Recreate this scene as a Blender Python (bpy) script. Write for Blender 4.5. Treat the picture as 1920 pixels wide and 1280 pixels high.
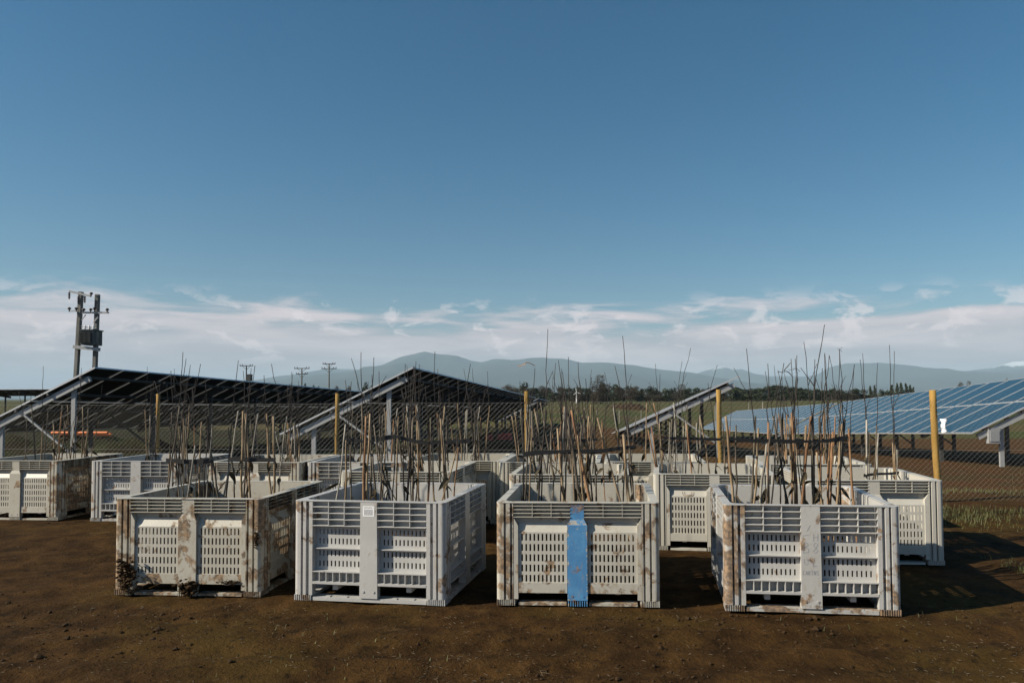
import bpy, math, random
from mathutils import Vector, Matrix, noise
for o in list(bpy.data.objects): bpy.data.objects.remove(o)
S = bpy.context.scene
C = S.collection
R = math.radians
random.seed(7)

# ------------------------------------------------------------------ camera
FPX, PPX, PPY, PITCH, ROLL, CAMH = 1345.0, 1042.0, 695.0, R(2.01), R(0.36), 1.567
cp, sp, cr, sr = math.cos(PITCH), math.sin(PITCH), math.cos(ROLL), math.sin(ROLL)
FWD = Vector((0, cp, sp)); UP0 = Vector((0, -sp, cp)); RT0 = Vector((1, 0, 0))
RT = RT0*cr - UP0*sr; UP = RT0*sr + UP0*cr
cam_d = bpy.data.cameras.new('camera'); cam = bpy.data.objects.new('camera', cam_d); C.objects.link(cam)
m = Matrix.Identity(4)
for i in range(3):
    m[i][0] = RT[i]; m[i][1] = UP[i]; m[i][2] = -FWD[i]
m[2][3] = CAMH
cam.matrix_world = m
cam_d.sensor_width = 36; cam_d.lens = 36*FPX/1920
cam_d.shift_x = -(PPX-960)/1920; cam_d.shift_y = (PPY-640)/1920
cam_d.clip_start = .1; cam_d.clip_end = 60000
S.camera = cam
def ray(u, v): return (FWD*FPX + RT*(u-PPX) + UP*(PPY-v)).normalized()
def at(u, v, Y):
    """point seen at photo pixel (u, v), Y metres in front of the camera"""
    r = ray(u, v); return Vector((0, 0, CAMH)) + r*(Y/r.y)

# ------------------------------------------------------------------ sky, sun, exposure
SUN_TRAVEL = Vector((1, .33, -.64)).normalized()
SUN_EL = math.asin(-SUN_TRAVEL.z); SUN_AZ = math.atan2(-SUN_TRAVEL.x, -SUN_TRAVEL.y)
W = bpy.data.worlds.new('World'); S.world = W; W.use_nodes = True
nt = W.node_tree; nt.nodes.clear()
class NT:
    """tiny node helper"""
    def __init__(s, t): s.t = t
    def n(s, typ, **kw):
        o = s.t.nodes.new(typ)
        ins = kw.pop('ins', {})
        for k, v in kw.items(): setattr(o, k, v)
        for k, v in ins.items(): s.put(o.inputs[k], v)
        return o
    def put(s, sock, v):
        if hasattr(v, 'is_output') or isinstance(v, bpy.types.NodeSocket): s.t.links.new(v, sock)
        else: sock.default_value = v
    def math(s, op, a, b=0.0, c=None, clamp=False):
        o = s.t.nodes.new('ShaderNodeMath'); o.operation = op; o.use_clamp = clamp
        s.put(o.inputs[0], a); s.put(o.inputs[1], b)
        if c is not None: s.put(o.inputs[2], c)
        return o.outputs[0]
    def mix(s, f, a, b, blend='MIX'):
        o = s.t.nodes.new('ShaderNodeMix'); o.data_type = 'RGBA'; o.blend_type = blend
        s.put(o.inputs[0], f); s.put(o.inputs[6], a); s.put(o.inputs[7], b)
        return o.outputs[2]
    def step(s, v, lo, hi):
        o = s.t.nodes.new('ShaderNodeMapRange'); o.interpolation_type = 'SMOOTHSTEP'
        s.put(o.inputs[0], v); s.put(o.inputs[1], lo); s.put(o.inputs[2], hi)
        return o.outputs[0]
    def noise(s, vec, scale, detail=4, rough=.55, dist=0):
        o = s.t.nodes.new('ShaderNodeTexNoise')
        s.put(o.inputs['Vector'], vec); s.put(o.inputs['Scale'], scale); s.put(o.inputs['Detail'], detail)
        s.put(o.inputs['Roughness'], rough); s.put(o.inputs['Distortion'], dist)
        return o.outputs[0]
N = NT(nt)
sky = N.n('ShaderNodeTexSky', sky_type='NISHITA', sun_disc=False, sun_elevation=SUN_EL, sun_rotation=SUN_AZ % (2*math.pi),
          altitude=150, air_density=1.0, dust_density=.7, ozone_density=2.2)
hsv = N.n('ShaderNodeHueSaturation', ins={'Hue': .49, 'Saturation': 1.42, 'Value': 1.0, 'Color': sky.outputs[0]})
tc = N.n('ShaderNodeTexCoord')
sep = N.n('ShaderNodeSeparateXYZ', ins={0: tc.outputs['Generated']})
el = sep.outputs[2]
mp = N.n('ShaderNodeMapping', ins={'Vector': tc.outputs['Generated'], 'Scale': (1, 1, 7.0), 'Location': (3.1, 1.7, .4)})
nz1 = N.noise(mp.outputs[0], 5.0, 7, .58, .35)
mp2 = N.n('ShaderNodeMapping', ins={'Vector': tc.outputs['Generated'], 'Scale': (1, 1, 2.4), 'Location': (7.3, .2, .9)})
nz2 = N.noise(mp2.outputs[0], 17.0, 6, .6, .5)
# low stratus bank whose ragged top lies 5-8 degrees up, all round the horizon
bank = N.math('SUBTRACT', N.math('MULTIPLY_ADD', nz1, .16, .035), el)
bankm = N.step(bank, -.008, .03)
puff = N.math('MULTIPLY', N.step(nz2, .53, .63), N.math('MULTIPLY', N.step(el, .035, .06), N.math('SUBTRACT', 1, N.step(el, .10, .15))))
cl = N.mix(N.step(nz1, .38, .68), (7.0, 6.2, 6.6, 1), (10.6, 9.0, 9.0, 1))
c1 = N.mix(N.math('MULTIPLY', bankm, .88), hsv.outputs[0], cl)
c2 = N.mix(N.math('MULTIPLY', puff, .6), c1, (12.5, 11, 10.8, 1))
bg = N.n('ShaderNodeBackground', ins={'Color': c2, 'Strength': .057})
wo = N.n('ShaderNodeOutputWorld', ins={0: bg.outputs[0]})
sd = bpy.data.lights.new('sun', 'SUN'); sd.energy = 5.0; sd.angle = R(.53); sd.color = (1, .91, .76)
so = bpy.data.objects.new('sun', sd); C.objects.link(so)
so.rotation_mode = 'QUATERNION'; so.rotation_quaternion = SUN_TRAVEL.to_track_quat('-Z', 'Y'); so.location = (-40, -12, 30)
S.view_settings.view_transform = 'Standard'; S.view_settings.look = 'None'
S.view_settings.exposure = 0.52; S.view_settings.gamma = 1
S.render.engine = 'CYCLES'; S.cycles.use_denoising = True
S.cycles.max_bounces = 6; S.cycles.volume_bounces = 0; S.cycles.transparent_max_bounces = 8

# ------------------------------------------------------------------ helpers
def tag(o, label=None, cat=None, group=None, kind=None):
    if label: o['label'] = label
    if cat: o['category'] = cat
    if group: o['group'] = group
    if kind: o['kind'] = kind
    return o
class MB:
    def __init__(s): s.v = []; s.f = []; s.mi = []
    def add(s, vs, fs, mi=0):
        b = len(s.v); s.v += [tuple(p) for p in vs]
        for f in fs: s.f.append(tuple(b+i for i in f)); s.mi.append(mi)
    def box(s, x0, x1, y0, y1, z0, z1, mi=0):
        s.add([(x0,y0,z0),(x1,y0,z0),(x1,y1,z0),(x0,y1,z0),(x0,y0,z1),(x1,y0,z1),(x1,y1,z1),(x0,y1,z1)],
              [(3,2,1,0),(4,5,6,7),(0,1,5,4),(1,2,6,5),(2,3,7,6),(3,0,4,7)], mi)
    def prism(s, poly, z0, z1, mi=0):
        """poly (x, y) counter-clockwise, extruded along z"""
        n = len(poly)
        s.add([(x,y,z0) for x,y in poly]+[(x,y,z1) for x,y in poly],
              [tuple(range(n-1,-1,-1)), tuple(range(n,2*n))]+[(i,(i+1)%n,n+(i+1)%n,n+i) for i in range(n)], mi)
    def prism_x(s, poly, x0, x1, mi=0):
        """poly (y, z), extruded along x"""
        n = len(poly)
        s.add([(x0,y,z) for y,z in poly]+[(x1,y,z) for y,z in poly],
              [tuple(range(n)), tuple(range(2*n-1,n-1,-1))]+[(i,n+i,n+(i+1)%n,(i+1)%n) for i in range(n)], mi)
    def tube(s, pts, rs, k=6, mi=0, cap=True):
        pts = [Vector(p) for p in pts]; n = len(pts)
        if not hasattr(rs, '__len__'): rs = [rs]*n
        vs = []
        for i, p in enumerate(pts):
            d = (pts[min(i+1,n-1)]-pts[max(i-1,0)]).normalized()
            a = Vector((0,1,0)) if abs(d.y) < .9 else Vector((1,0,0))
            e1 = d.cross(a).normalized(); e2 = d.cross(e1)
            for j in range(k):
                t = 2*math.pi*j/k; vs.append(p+(e1*math.cos(t)+e2*math.sin(t))*rs[i])
        fs = [(i*k+j, i*k+(j+1)%k, (i+1)*k+(j+1)%k, (i+1)*k+j) for i in range(n-1) for j in range(k)]
        if cap: fs += [tuple(range(k-1,-1,-1)), tuple(range((n-1)*k, n*k))]
        s.add(vs, fs, mi)
    def beam(s, a, b, w, h, up=(0,0,1), mi=0):
        a = Vector(a); b = Vector(b); d = (b-a).normalized(); up = Vector(up)
        x = d.cross(up)
        if x.length < 1e-4: x = d.cross(Vector((0,1,0)))
        x.normalize(); y = x.cross(d).normalized()
        vs = [p + x*sx*w/2 + y*sy*h/2 for p in (a,b) for sx,sy in ((-1,-1),(1,-1),(1,1),(-1,1))]
        s.add(vs, [(0,1,2,3),(7,6,5,4),(0,4,5,1),(1,5,6,2),(2,6,7,3),(3,7,4,0)], mi)
    def mesh(s, name, mats, smooth=False):
        me = bpy.data.meshes.new(name); me.from_pydata(s.v, [], s.f)
        for mt in (mats if isinstance(mats, (list,tuple)) else [mats]): me.materials.append(mt)
        if any(s.mi): me.polygons.foreach_set('material_index', s.mi)
        if smooth: me.polygons.foreach_set('use_smooth', [True]*len(me.polygons))
        me.validate(); me.update(); return me
    def build(s, name, mats, parent=None, smooth=False):
        return obj(name, s.mesh(name, mats, smooth), parent)
def obj(name, me, parent=None, loc=None, rz=None, color=None):
    o = bpy.data.objects.new(name, me); C.objects.link(o)
    if parent: o.parent = parent
    if loc is not None: o.location = loc
    if rz is not None: o.rotation_euler = (0, 0, rz)
    if color: o.color = color
    return o
def empty(name, loc=(0,0,0), rz=0):
    return obj(name, None, None, loc, rz)
def sheet(quads, off):
    """quads of (x, y, z) corners made into one plate of thickness |off|, with walls round every edge and hole"""
    idx = {}; vs = []; fs = []
    for q in quads:
        f = []
        for p in q:
            k = tuple(round(c, 5) for c in p)
            if k not in idx: idx[k] = len(vs); vs.append(k)
            f.append(idx[k])
        fs.append(tuple(f))
    n = len(vs); edges = {}
    for f in fs:
        for i in range(len(f)): edges[(f[i], f[(i+1)%len(f)])] = 1
    out = list(fs) + [tuple(n+i for i in reversed(f)) for f in fs]
    for (a, b) in edges:
        if (b, a) not in edges: out.append((b, a, n+a, n+b))
    return vs + [(v[0]+off[0], v[1]+off[1], v[2]+off[2]) for v in vs], out

# ------------------------------------------------------------------ materials
def mat(name, col=(.5,.5,.5), rough=.6, metal=0, spec=.5):
    mt = bpy.data.materials.new(name); mt.use_nodes = True
    b = mt.node_tree.nodes['Principled BSDF']
    b.inputs['Base Color'].default_value = (*col, 1); b.inputs['Roughness'].default_value = rough
    b.inputs['Metallic'].default_value = metal; b.inputs['Specular IOR Level'].default_value = spec
    return mt, NT(mt.node_tree), b
def objvec(n, k=40.0):
    """object coordinates pushed to a place of their own for each object, so copies do not repeat"""
    t = n.n('ShaderNodeTexCoord'); oi = n.n('ShaderNodeObjectInfo')
    r = n.math('MULTIPLY', oi.outputs['Random'], k)
    cmb = n.n('ShaderNodeCombineXYZ', ins={0: r, 1: n.math('MULTIPLY', r, 1.7), 2: n.math('MULTIPLY', r, .6)})
    a = n.n('ShaderNodeVectorMath', operation='ADD', ins={0: t.outputs['Object'], 1: cmb.outputs[0]})
    return a.outputs[0], oi, t
def plastic(name, white, bluepaint=False):
    mt, n, b = mat(name, white, .5, 0, .35)
    v, oi, t = objvec(n)
    cs = n.n('ShaderNodeSeparateColor', ins={0: oi.outputs['Color']})
    dirt = cs.outputs[0]
    base = n.mix(n.step(n.noise(v, 3.5, 4), .35, .7), (*[c*.90 for c in white], 1), (*white, 1))
    base = n.mix(n.math('MULTIPLY', cs.outputs[1], 1.0), base, n.mix(.55, base, (.30, .26, .16, 1)))
    if bluepaint:
        chip = n.noise(v, 26, 5, .65)
        z = n.n('ShaderNodeSeparateXYZ', ins={0: t.outputs['Object']})
        edge = n.step(n.math('ABSOLUTE', z.outputs[0]), .052, .08)
        mask = n.step(n.math('SUBTRACT', chip, n.math('MULTIPLY', edge, .17)), .325, .355)
        band = n.math('MULTIPLY', n.step(z.outputs[2], .602, .606), n.math('SUBTRACT', 1, n.step(z.outputs[2], .634, .638)))
        mask = n.math('MULTIPLY', mask, n.math('SUBTRACT', 1, n.math('MULTIPLY', band, n.step(chip, .40, .52))))
        blue = n.mix(n.step(n.noise(v, 9, 4), .4, .7), (.075, .225, .44, 1), (.10, .29, .52, 1))
        base = n.mix(mask, base, blue)
    # mud and rust-brown smears with a shape of their own
    big = n.noise(v, 7.0, 6, .62, .4)
    mp_ = n.n('ShaderNodeMapping', ins={'Vector': v, 'Scale': (1.6, 1.6, .55)})
    st = n.noise(mp_.outputs[0], 16.0, 5, .6)
    f1 = n.step(n.math('ADD', big, n.math('MULTIPLY', dirt, .24)), .66, .74)
    f2 = n.step(n.math('ADD', st, n.math('MULTIPLY', dirt, .16)), .62, .82)
    wear = n.mix(n.math('MULTIPLY', f2, .55), base, (.33, .255, .15, 1))
    mudc = n.mix(n.step(n.noise(v, 30, 3), .4, .65), (.10, .058, .028, 1), (.30, .185, .095, 1))
    base = n.mix(n.math('MULTIPLY', f1, .85), wear, mudc)
    spk = n.step(n.noise(v, 70, 2), .70, .76)
    base = n.mix(n.math('MULTIPLY', spk, .5), base, (.12, .08, .04, 1))
    n.put(b.inputs['Base Color'], base)
    n.put(b.inputs['Roughness'], n.math('MULTIPLY_ADD', f1, .35, .45))
    bp = n.n('ShaderNodeBump', ins={'Strength': .25, 'Distance': .004, 'Height': n.noise(v, 45, 4)})
    n.put(b.inputs['Normal'], bp.outputs[0])
    return mt
PL_A = plastic('warm_white_plastic', (.53, .51, .455))
PL_B = plastic('cool_white_plastic', (.47, .465, .45))
PL_BLUE = plastic('blue_painted_plastic', (.42, .41, .38), True)

def wood(name, c1, c2, scale=(18, 18, 2.2), rough=.75):
    mt, n, b = mat(name, c1, rough, 0, .25)
    v, oi, t = objvec(n)
    mp_ = n.n('ShaderNodeMapping', ins={'Vector': v, 'Scale': scale})
    f = n.noise(mp_.outputs[0], 1.0, 5, .6)
    col = n.mix(n.step(f, .35, .66), (*c1, 1), (*c2, 1))
    hv = n.n('ShaderNodeHueSaturation', ins={'Value': n.math('MULTIPLY_ADD', oi.outputs['Random'], .5, .75), 'Color': col})
    n.put(b.inputs['Base Color'], hv.outputs[0])
    bp = n.n('ShaderNodeBump', ins={'Strength': .4, 'Distance': .004, 'Height': f}); n.put(b.inputs['Normal'], bp.outputs[0])
    return mt
STEM_TAN = wood('tan_bark', (.17, .115, .065), (.31, .235, .15), (30, 30, 9))
STEM_RED = wood('reddish_bark', (.17, .085, .042), (.27, .165, .09), (30, 30, 9))
STEM_GREY = wood('grey_brown_bark', (.07, .057, .043), (.17, .145, .11), (30, 30, 9))
STEM_PALE = wood('pale_bark', (.22, .20, .165), (.36, .33, .275), (30, 30, 9))
STEM_DARK = wood('dark_shoot_bark', (.022, .019, .018), (.055, .046, .04), (30, 30, 9))
POST_WOOD = wood('treated_post_wood', (.24, .135, .028), (.36, .225, .065), (9, 9, 1.2))
POLE_WOOD = wood('weathered_concrete_pole', (.10, .095, .085), (.19, .18, .165), (3, 3, .6))
LEAF = wood('dry_leaf', (.035, .03, .018), (.085, .06, .03), (12, 12, 12))
LEAF_OR = wood('orange_dry_leaf', (.40, .17, .05), (.55, .30, .12), (12, 12, 12))
BLACK, n_, b_ = mat('black_rubber', (.012, .012, .012), .55)
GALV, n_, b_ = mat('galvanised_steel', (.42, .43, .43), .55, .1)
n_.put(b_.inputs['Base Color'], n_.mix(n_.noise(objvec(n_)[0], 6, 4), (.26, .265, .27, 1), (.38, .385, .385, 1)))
ALU, n_, b_ = mat('aluminium', (.55, .56, .57), .4, .4)
WIRE, n_, b_ = mat('galvanised_wire', (.17, .165, .15), .6, .2)
SHADESTEEL, n_, b_ = mat('shade_dark_steel', (.055, .054, .052), .7, .1)  # the tables' galvanised steel again, darkened to paint in the shade underneath
DARKMET, n_, b_ = mat('dark_painted_metal', (.045, .05, .05), .55, .2)
PORC, n_, b_ = mat('brown_porcelain', (.06, .035, .03), .25)
WHITEP, n_, b_ = mat('white_paint', (.78, .78, .78), .55)
BAG, n_, b_ = mat('white_plastic_film', (.8, .8, .82), .45)
ORANGE, n_, b_ = mat('orange_conduit', (.75, .19, .035), .5)
REDC, n_, b_ = mat('red_conduit', (.52, .035, .045), .5)
INK, n_, b_ = mat('grey_marker_ink', (.20, .21, .25), .7)
PRINT, n_, b_ = mat('grey_print', (.25, .25, .26), .7)
# photovoltaic glass: dark blue cells with thin silver busbars
GLASS, n, b = mat('solar_cell_glass', (.012, .03, .07), .2, 0, .22)
t_ = n.n('ShaderNodeTexCoord'); sx = n.n('ShaderNodeSeparateXYZ', ins={0: t_.outputs['Object']})
def gridline(n, c, pitch, w):
    fr = n.math('FRACT', n.math('DIVIDE', c, pitch))
    return n.math('LESS_THAN', n.math('ABSOLUTE', n.math('SUBTRACT', fr, .5)), w/pitch)
g = n.math('MAXIMUM', gridline(n, sx.outputs[0], .162, .004), gridline(n, sx.outputs[1], .1715, .004))
n.put(b.inputs['Base Color'], n.mix(g, n.mix(n.noise(objvec(n)[0], 1.5, 3), (.008, .032, .052, 1), (.014, .048, .075, 1)), (.05, .09, .12, 1)))
b.inputs['Coat Weight'].default_value = .0
BACK, n_, b_ = mat('solar_backsheet', (.018, .017, .015), .6)

# soil
def soil_nodes(n, b, t):
    v = t.outputs['Object']
    big = n.noise(v, .55, 5, .6, .3); mid = n.noise(v, 3.2, 6, .62); fine = n.noise(v, 38, 5, .65); gr = n.noise(v, 140, 3, .6)
    col = n.mix(n.step(mid, .35, .68), (.030, .0155, .0055, 1), (.070, .036, .0115, 1))
    col = n.mix(n.math('MULTIPLY', n.step(big, .48, .66), .75), col, (.066, .041, .0105, 1))     # mossy, drier patches
    col = n.mix(n.math('MULTIPLY', n.step(fine, .56, .72), .55), col, (.092, .055, .024, 1))
    col = n.mix(n.math('MULTIPLY', n.step(gr, .68, .76), .45), col, (.14, .10, .055, 1))        # straw flecks
    col = n.mix(n.math('MULTIPLY', n.step(n.noise(v, 11, 4, .6), .56, .70), .75), col, (.012, .0075, .0038, 1))
    col = n.mix(n.math('MULTIPLY', n.step(n.noise(v, 1.7, 7, .7, .8), .53, .66), .65), col, (.017, .0105, .0045, 1))   # damp, churned patches
    col = n.mix(n.math('MULTIPLY', n.step(n.noise(v, 2.3, 6, .65, .3), .60, .70), .5), col, (.115, .068, .028, 1))     # dry crumbly patches
    return v, col, big, mid, fine, gr
SOIL, n, b = mat('trodden_soil', (.05,.03,.02), .95, 0, .06)
t_ = n.n('ShaderNodeTexCoord'); v, col, big, mid, fine, gr = soil_nodes(n, b, t_)
sx = n.n('ShaderNodeSeparateXYZ', ins={0: v})
yy = sx.outputs[1]
red = n.mix(n.step(n.noise(v, .9, 5, .6), .4, .62), (.085, .036, .012, 1), (.062, .040, .013, 1))
far1 = n.math('MULTIPLY', n.step(yy, 9.3, 11.5), n.step(sx.outputs[0], -3, 3))
col = n.mix(far1, col, n.mix(n.step(fine, .5, .7), red, (.05, .035, .016, 1)))
dk = n.mix(n.step(n.noise(v, .5, 5, .65), .42, .62), (.024, .018, .008, 1), (.026, .030, .010, 1))
col = n.mix(n.math('MULTIPLY', n.step(yy, 9.5, 12), n.math('SUBTRACT', 1, n.step(sx.outputs[0], -4, 1))), col, dk)
fld = n.mix(n.step(n.noise(v, .06, 4, .6), .38, .6), (.052, .066, .017, 1), (.085, .068, .027, 1))
rows_ = n.noise(n.n('ShaderNodeMapping', ins={'Vector': v, 'Scale': (.02, .25, 1)}).outputs[0], 1.0, 4)
fld = n.mix(n.math('MULTIPLY', n.step(rows_, .5, .65), .5), fld, (.11, .075, .04, 1))
col = n.mix(n.step(n.math('ADD', yy, n.math('MULTIPLY', n.noise(v, .08, 3), 16)), 58, 64), col, fld)
n.put(b.inputs['Base Color'], col)
h = n.math('ADD', n.math('MULTIPLY', mid, .8), n.math('ADD', n.math('MULTIPLY', fine, .35), n.math('MULTIPLY', gr, .10)))
bp = n.n('ShaderNodeBump', ins={'Strength': .9, 'Distance': .045, 'Height': h}); n.put(b.inputs['Normal'], bp.outputs[0])
CLOD, n, b = mat('soil_clod', (.04,.026,.015), .95, 0, .15)
t_ = n.n('ShaderNodeTexCoord'); v = t_.outputs['Object']
n.put(b.inputs['Base Color'], n.mix(n.noise(v, 9, 5), (.024, .014, .007, 1), (.062, .036, .016, 1)))
bp = n.n('ShaderNodeBump', ins={'Strength': .6, 'Distance': .01, 'Height': n.noise(v, 60, 4)}); n.put(b.inputs['Normal'], bp.outputs[0])
BANK, n, b = mat('overgrown_bank', (.03,.03,.012), .95, 0, .1)
t_ = n.n('ShaderNodeTexCoord'); v = t_.outputs['Object']
n.put(b.inputs['Base Color'], n.mix(n.step(n.noise(v, 1.8, 6, .65), .42, .62), (.020, .0145, .0065, 1), (.026, .031, .0095, 1)))
bp = n.n('ShaderNodeBump', ins={'Strength': .9, 'Distance': .08, 'Height': n.noise(v, 9, 5, .65)}); n.put(b.inputs['Normal'], bp.outputs[0])
STRAW, n_, b_ = mat('dry_straw', (.085, .06, .03), .8)
GRASS, n, b = mat('grass_blades', (.06, .09, .02), .7)
t_ = n.n('ShaderNodeTexCoord')
n.put(b.inputs['Base Color'], n.mix(n.noise(t_.outputs['Object'], 2.5, 4), (.035, .055, .012, 1), (.13, .12, .04, 1)))
FOREST, n, b = mat('evergreen_foliage', (.03, .045, .025), .85, 0, .2)
v, oi, t_ = objvec(n)
hv = n.n('ShaderNodeHueSaturation', ins={'Value': n.math('MULTIPLY_ADD', oi.outputs['Random'], .7, .6), 'Color': n.mix(n.noise(v, 1.1, 3), (.022, .034, .017, 1), (.055, .065, .030, 1))})
n.put(b.inputs['Base Color'], hv.outputs[0])
BARETREE, n, b = mat('leafless_twigs', (.06, .05, .035), .9, 0, .2)
v, oi, t_ = objvec(n)
n.put(b.inputs['Base Color'], n.mix(n.noise(v, 1.1, 3), (.040, .034, .024, 1), (.080, .065, .045, 1)))
TRUNK = wood('tree_trunk', (.04, .03, .022), (.075, .06, .045), (5, 5, 1))
HILL, n, b = mat('mountain_scrub', (.07, .08, .06), .95, 0, .1)
t_ = n.n('ShaderNodeTexCoord')
sx = n.n('ShaderNodeSeparateXYZ', ins={0: t_.outputs['Object']})
hc = n.mix(n.noise(t_.outputs['Object'], .0016, 6, .6), (.030, .042, .034, 1), (.060, .064, .052, 1))
snow = n.math('MULTIPLY', n.step(n.math('ADD', sx.outputs[2], n.math('MULTIPLY', n.noise(t_.outputs['Object'], .004, 4), 300)), 585, 640), n.step(sx.outputs[1], 11600, 12000))
n.put(b.inputs['Base Color'], n.mix(snow, hc, (.75, .78, .82, 1)))

# ------------------------------------------------------------------ ground: one sheet out to the mountains
def lerp(a, b, t): return a+(b-a)*t
def sm(t): t = max(0, min(1, t)); return t*t*(3-2*t)
AX = math.tan(R(3.3))
def terrain(x, y):
    """ground height: level round the bins, falling gently away under the solar rows, then rising to the far field"""
    k = sm((x-AX*y+1)/10)
    s = lerp(.024, .052, k); y0 = lerp(16.5, 13.6, k)
    yc = min(y, 38)
    q = yc-y0
    z = -s*(q if q > 3 else (0 if q < -3 else (q+3)**2/12))
    if y > 38: z -= .62*s*(min(y, 66)-38)
    if y > 66: z = lerp(z, -.35, sm((y-66)/190))
    return z
BINBOX = []     # (x, y) centres filled below
def nn(x, y, s, o=0): return noise.noise(Vector((x*s+o, y*s-o, o*.37)))
def rough_z(x, y):
    a = .020*nn(x, y, 1.1, 3.3) + .014*nn(x, y, 4.0, 9.1) + .010*nn(x, y, 11.0, 1.7)
    a += .016*max(0, noise.noise(Vector((x*6.5, y*9.0, 4.2))))**1 * max(0, nn(x, y, .8, 20)+.25)*1.6
    # long low wheel ruts running across in front of the bins
    for yr, w, dpt in ((4.55, .16, .022), (4.15, .13, .018)):
        yw = yr + .10*math.sin(x*.55) + .05*nn(x, 0, .9, 5)
        a -= dpt*math.exp(-((y-yw)/w)**2) - .5*dpt*math.exp(-((y-yw-.24)/(w*.6))**2)
    return a
def spaced(lo, hi, st, glo, ghi, g=1.16):
    c = [lo + i*st for i in range(int((hi-lo)/st)+1)]
    d = st; x = c[-1]
    while x < ghi: d *= g; x += d; c.append(x)
    d = st; x = c[0]; pre = []
    while x > glo: d *= g; x -= d; pre.append(x)
    return pre[::-1] + c
gx = spaced(-5.2, 5.6, .042, -16000, 16000); gy = spaced(3.2, 9.6, .042, -200, 15500, 1.10)
def ground_z(x, y):
    z = terrain(x, y)
    if -14 < x < 14 and 1 < y < 30:
        w = sm((14-abs(x))/6)*sm((30-y)/12)
        z += w*(rough_z(x, y) - .004)
    if y > 5.0 and y < 11.2 and abs(x) < 9:
        z = min(z, .004) if z > 0 else z
    return z
gv = [(x, y, ground_z(x, y)) for y in gy for x in gx]
nxg = len(gx)
gf = [(j*nxg+i, j*nxg+i+1, (j+1)*nxg+i+1, (j+1)*nxg+i) for j in range(len(gy)-1) for i in range(nxg-1)]
me = bpy.data.meshes.new('ground'); me.from_pydata(gv, [], gf); me.materials.append(SOIL)
me.polygons.foreach_set('use_smooth', [True]*len(me.polygons)); me.update()
tag(obj('ground', me), kind='structure')

# ------------------------------------------------------------------ mountains
def ridge(name, prof, Y, front, back, seed, rough):
    """a range whose crest line follows prof (photo pixels) at distance Y, with its own slopes, spurs and gullies"""
    us = [p[0] for p in prof]
    def crest(u):
        for (a, b), (c, d) in zip(prof, prof[1:]):
            if a <= u <= c: return lerp(b, d, (u-a)/(c-a))
        return prof[0][1] if u < us[0] else prof[-1][1]
    cols = 230; nd = 26; vs = []
    for i in range(cols+1):
        u = lerp(us[0], us[-1], i/cols)
        P = at(u, crest(u), Y)
        top = max(2, P.z + rough*(noise.fractal(Vector((P.x*.0022, seed, 0)), .8, 2.1, 5)))
        for j in range(nd+1):
            t = j/nd
            if t < .6: q = t/.6; yy_ = Y - front*(1-q); hgt = q**1.25
            else: q = (t-.6)/.4; yy_ = Y + back*q; hgt = (1-q)**.9
            x = P.x + 220*noise.noise(Vector((P.x*.0012, yy_*.0012, seed)))*(1-hgt)
            z = top*hgt + (1-hgt)*hgt*top*1.5*(noise.ridged_multi_fractal(Vector((x*.0011, yy_*.0006, seed)), .9, 2.0, 5, 1.0, 2.0)-1.0)*.35
            vs.append((x, yy_, z-1.0 if hgt > 0 else -20))
    k = nd+1
    fs = [(i*k+j, (i+1)*k+j, (i+1)*k+j+1, i*k+j+1) for i in range(cols) for j in range(nd)]
    me = bpy.data.meshes.new(name); me.from_pydata(vs, [], fs); me.materials.append(HILL)
    me.polygons.foreach_set('use_smooth', [True]*len(me.polygons)); me.update()
    return tag(obj(name, me), kind='structure')
ridge('mountain_ridge', [(300,742),(420,738),(520,716),(560,708),(600,700),(660,693),(700,687),(730,680),(760,666),(800,657),(825,660),(855,662),(880,672),(905,676),(925,670),(960,672),(1010,668),(1060,670),(1090,677),(1130,676),(1180,682),(1230,690),(1290,697),(1330,705),(1400,716),(1500,728),(1620,741)], 9500, 4200, 3000, 1.3, 9)
ridge('mountain_ridge', [(1180,742),(1300,722),(1400,717),(1450,709),(1500,706),(1535,700),(1560,686),(1590,680),(1640,678),(1690,683),(1730,690),(1790,693),(1850,694),(1900,692),(2000,696),(2150,706),(2300,742)], 10800, 4600, 2000, 5.1, 10)
ridge('mountain_ridge', [(1150,742),(1250,714),(1300,702),(1335,690),(1350,686),(1372,694),(1385,690),(1400,697),(1430,705),(1480,704),(1560,705),(1700,700),(1800,695),(1860,688),(1905,676),(1935,683),(1990,690),(2100,742)], 12400, 4800, 2000, 9.4, 10)
ridge('mountain_ridge', [(380,742),(470,722),(540,706),(590,696),(625,688),(660,690),(720,697),(800,706),(900,725),(1000,742)], 12000, 4800, 2000, 13.7, 10)
ridge('mountain_ridge', [(-400,742),(-300,730),(-120,722),(0,736),(100,731),(160,728),(260,736),(420,742)], 12200, 4800, 2000, 17.7, 10)

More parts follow.
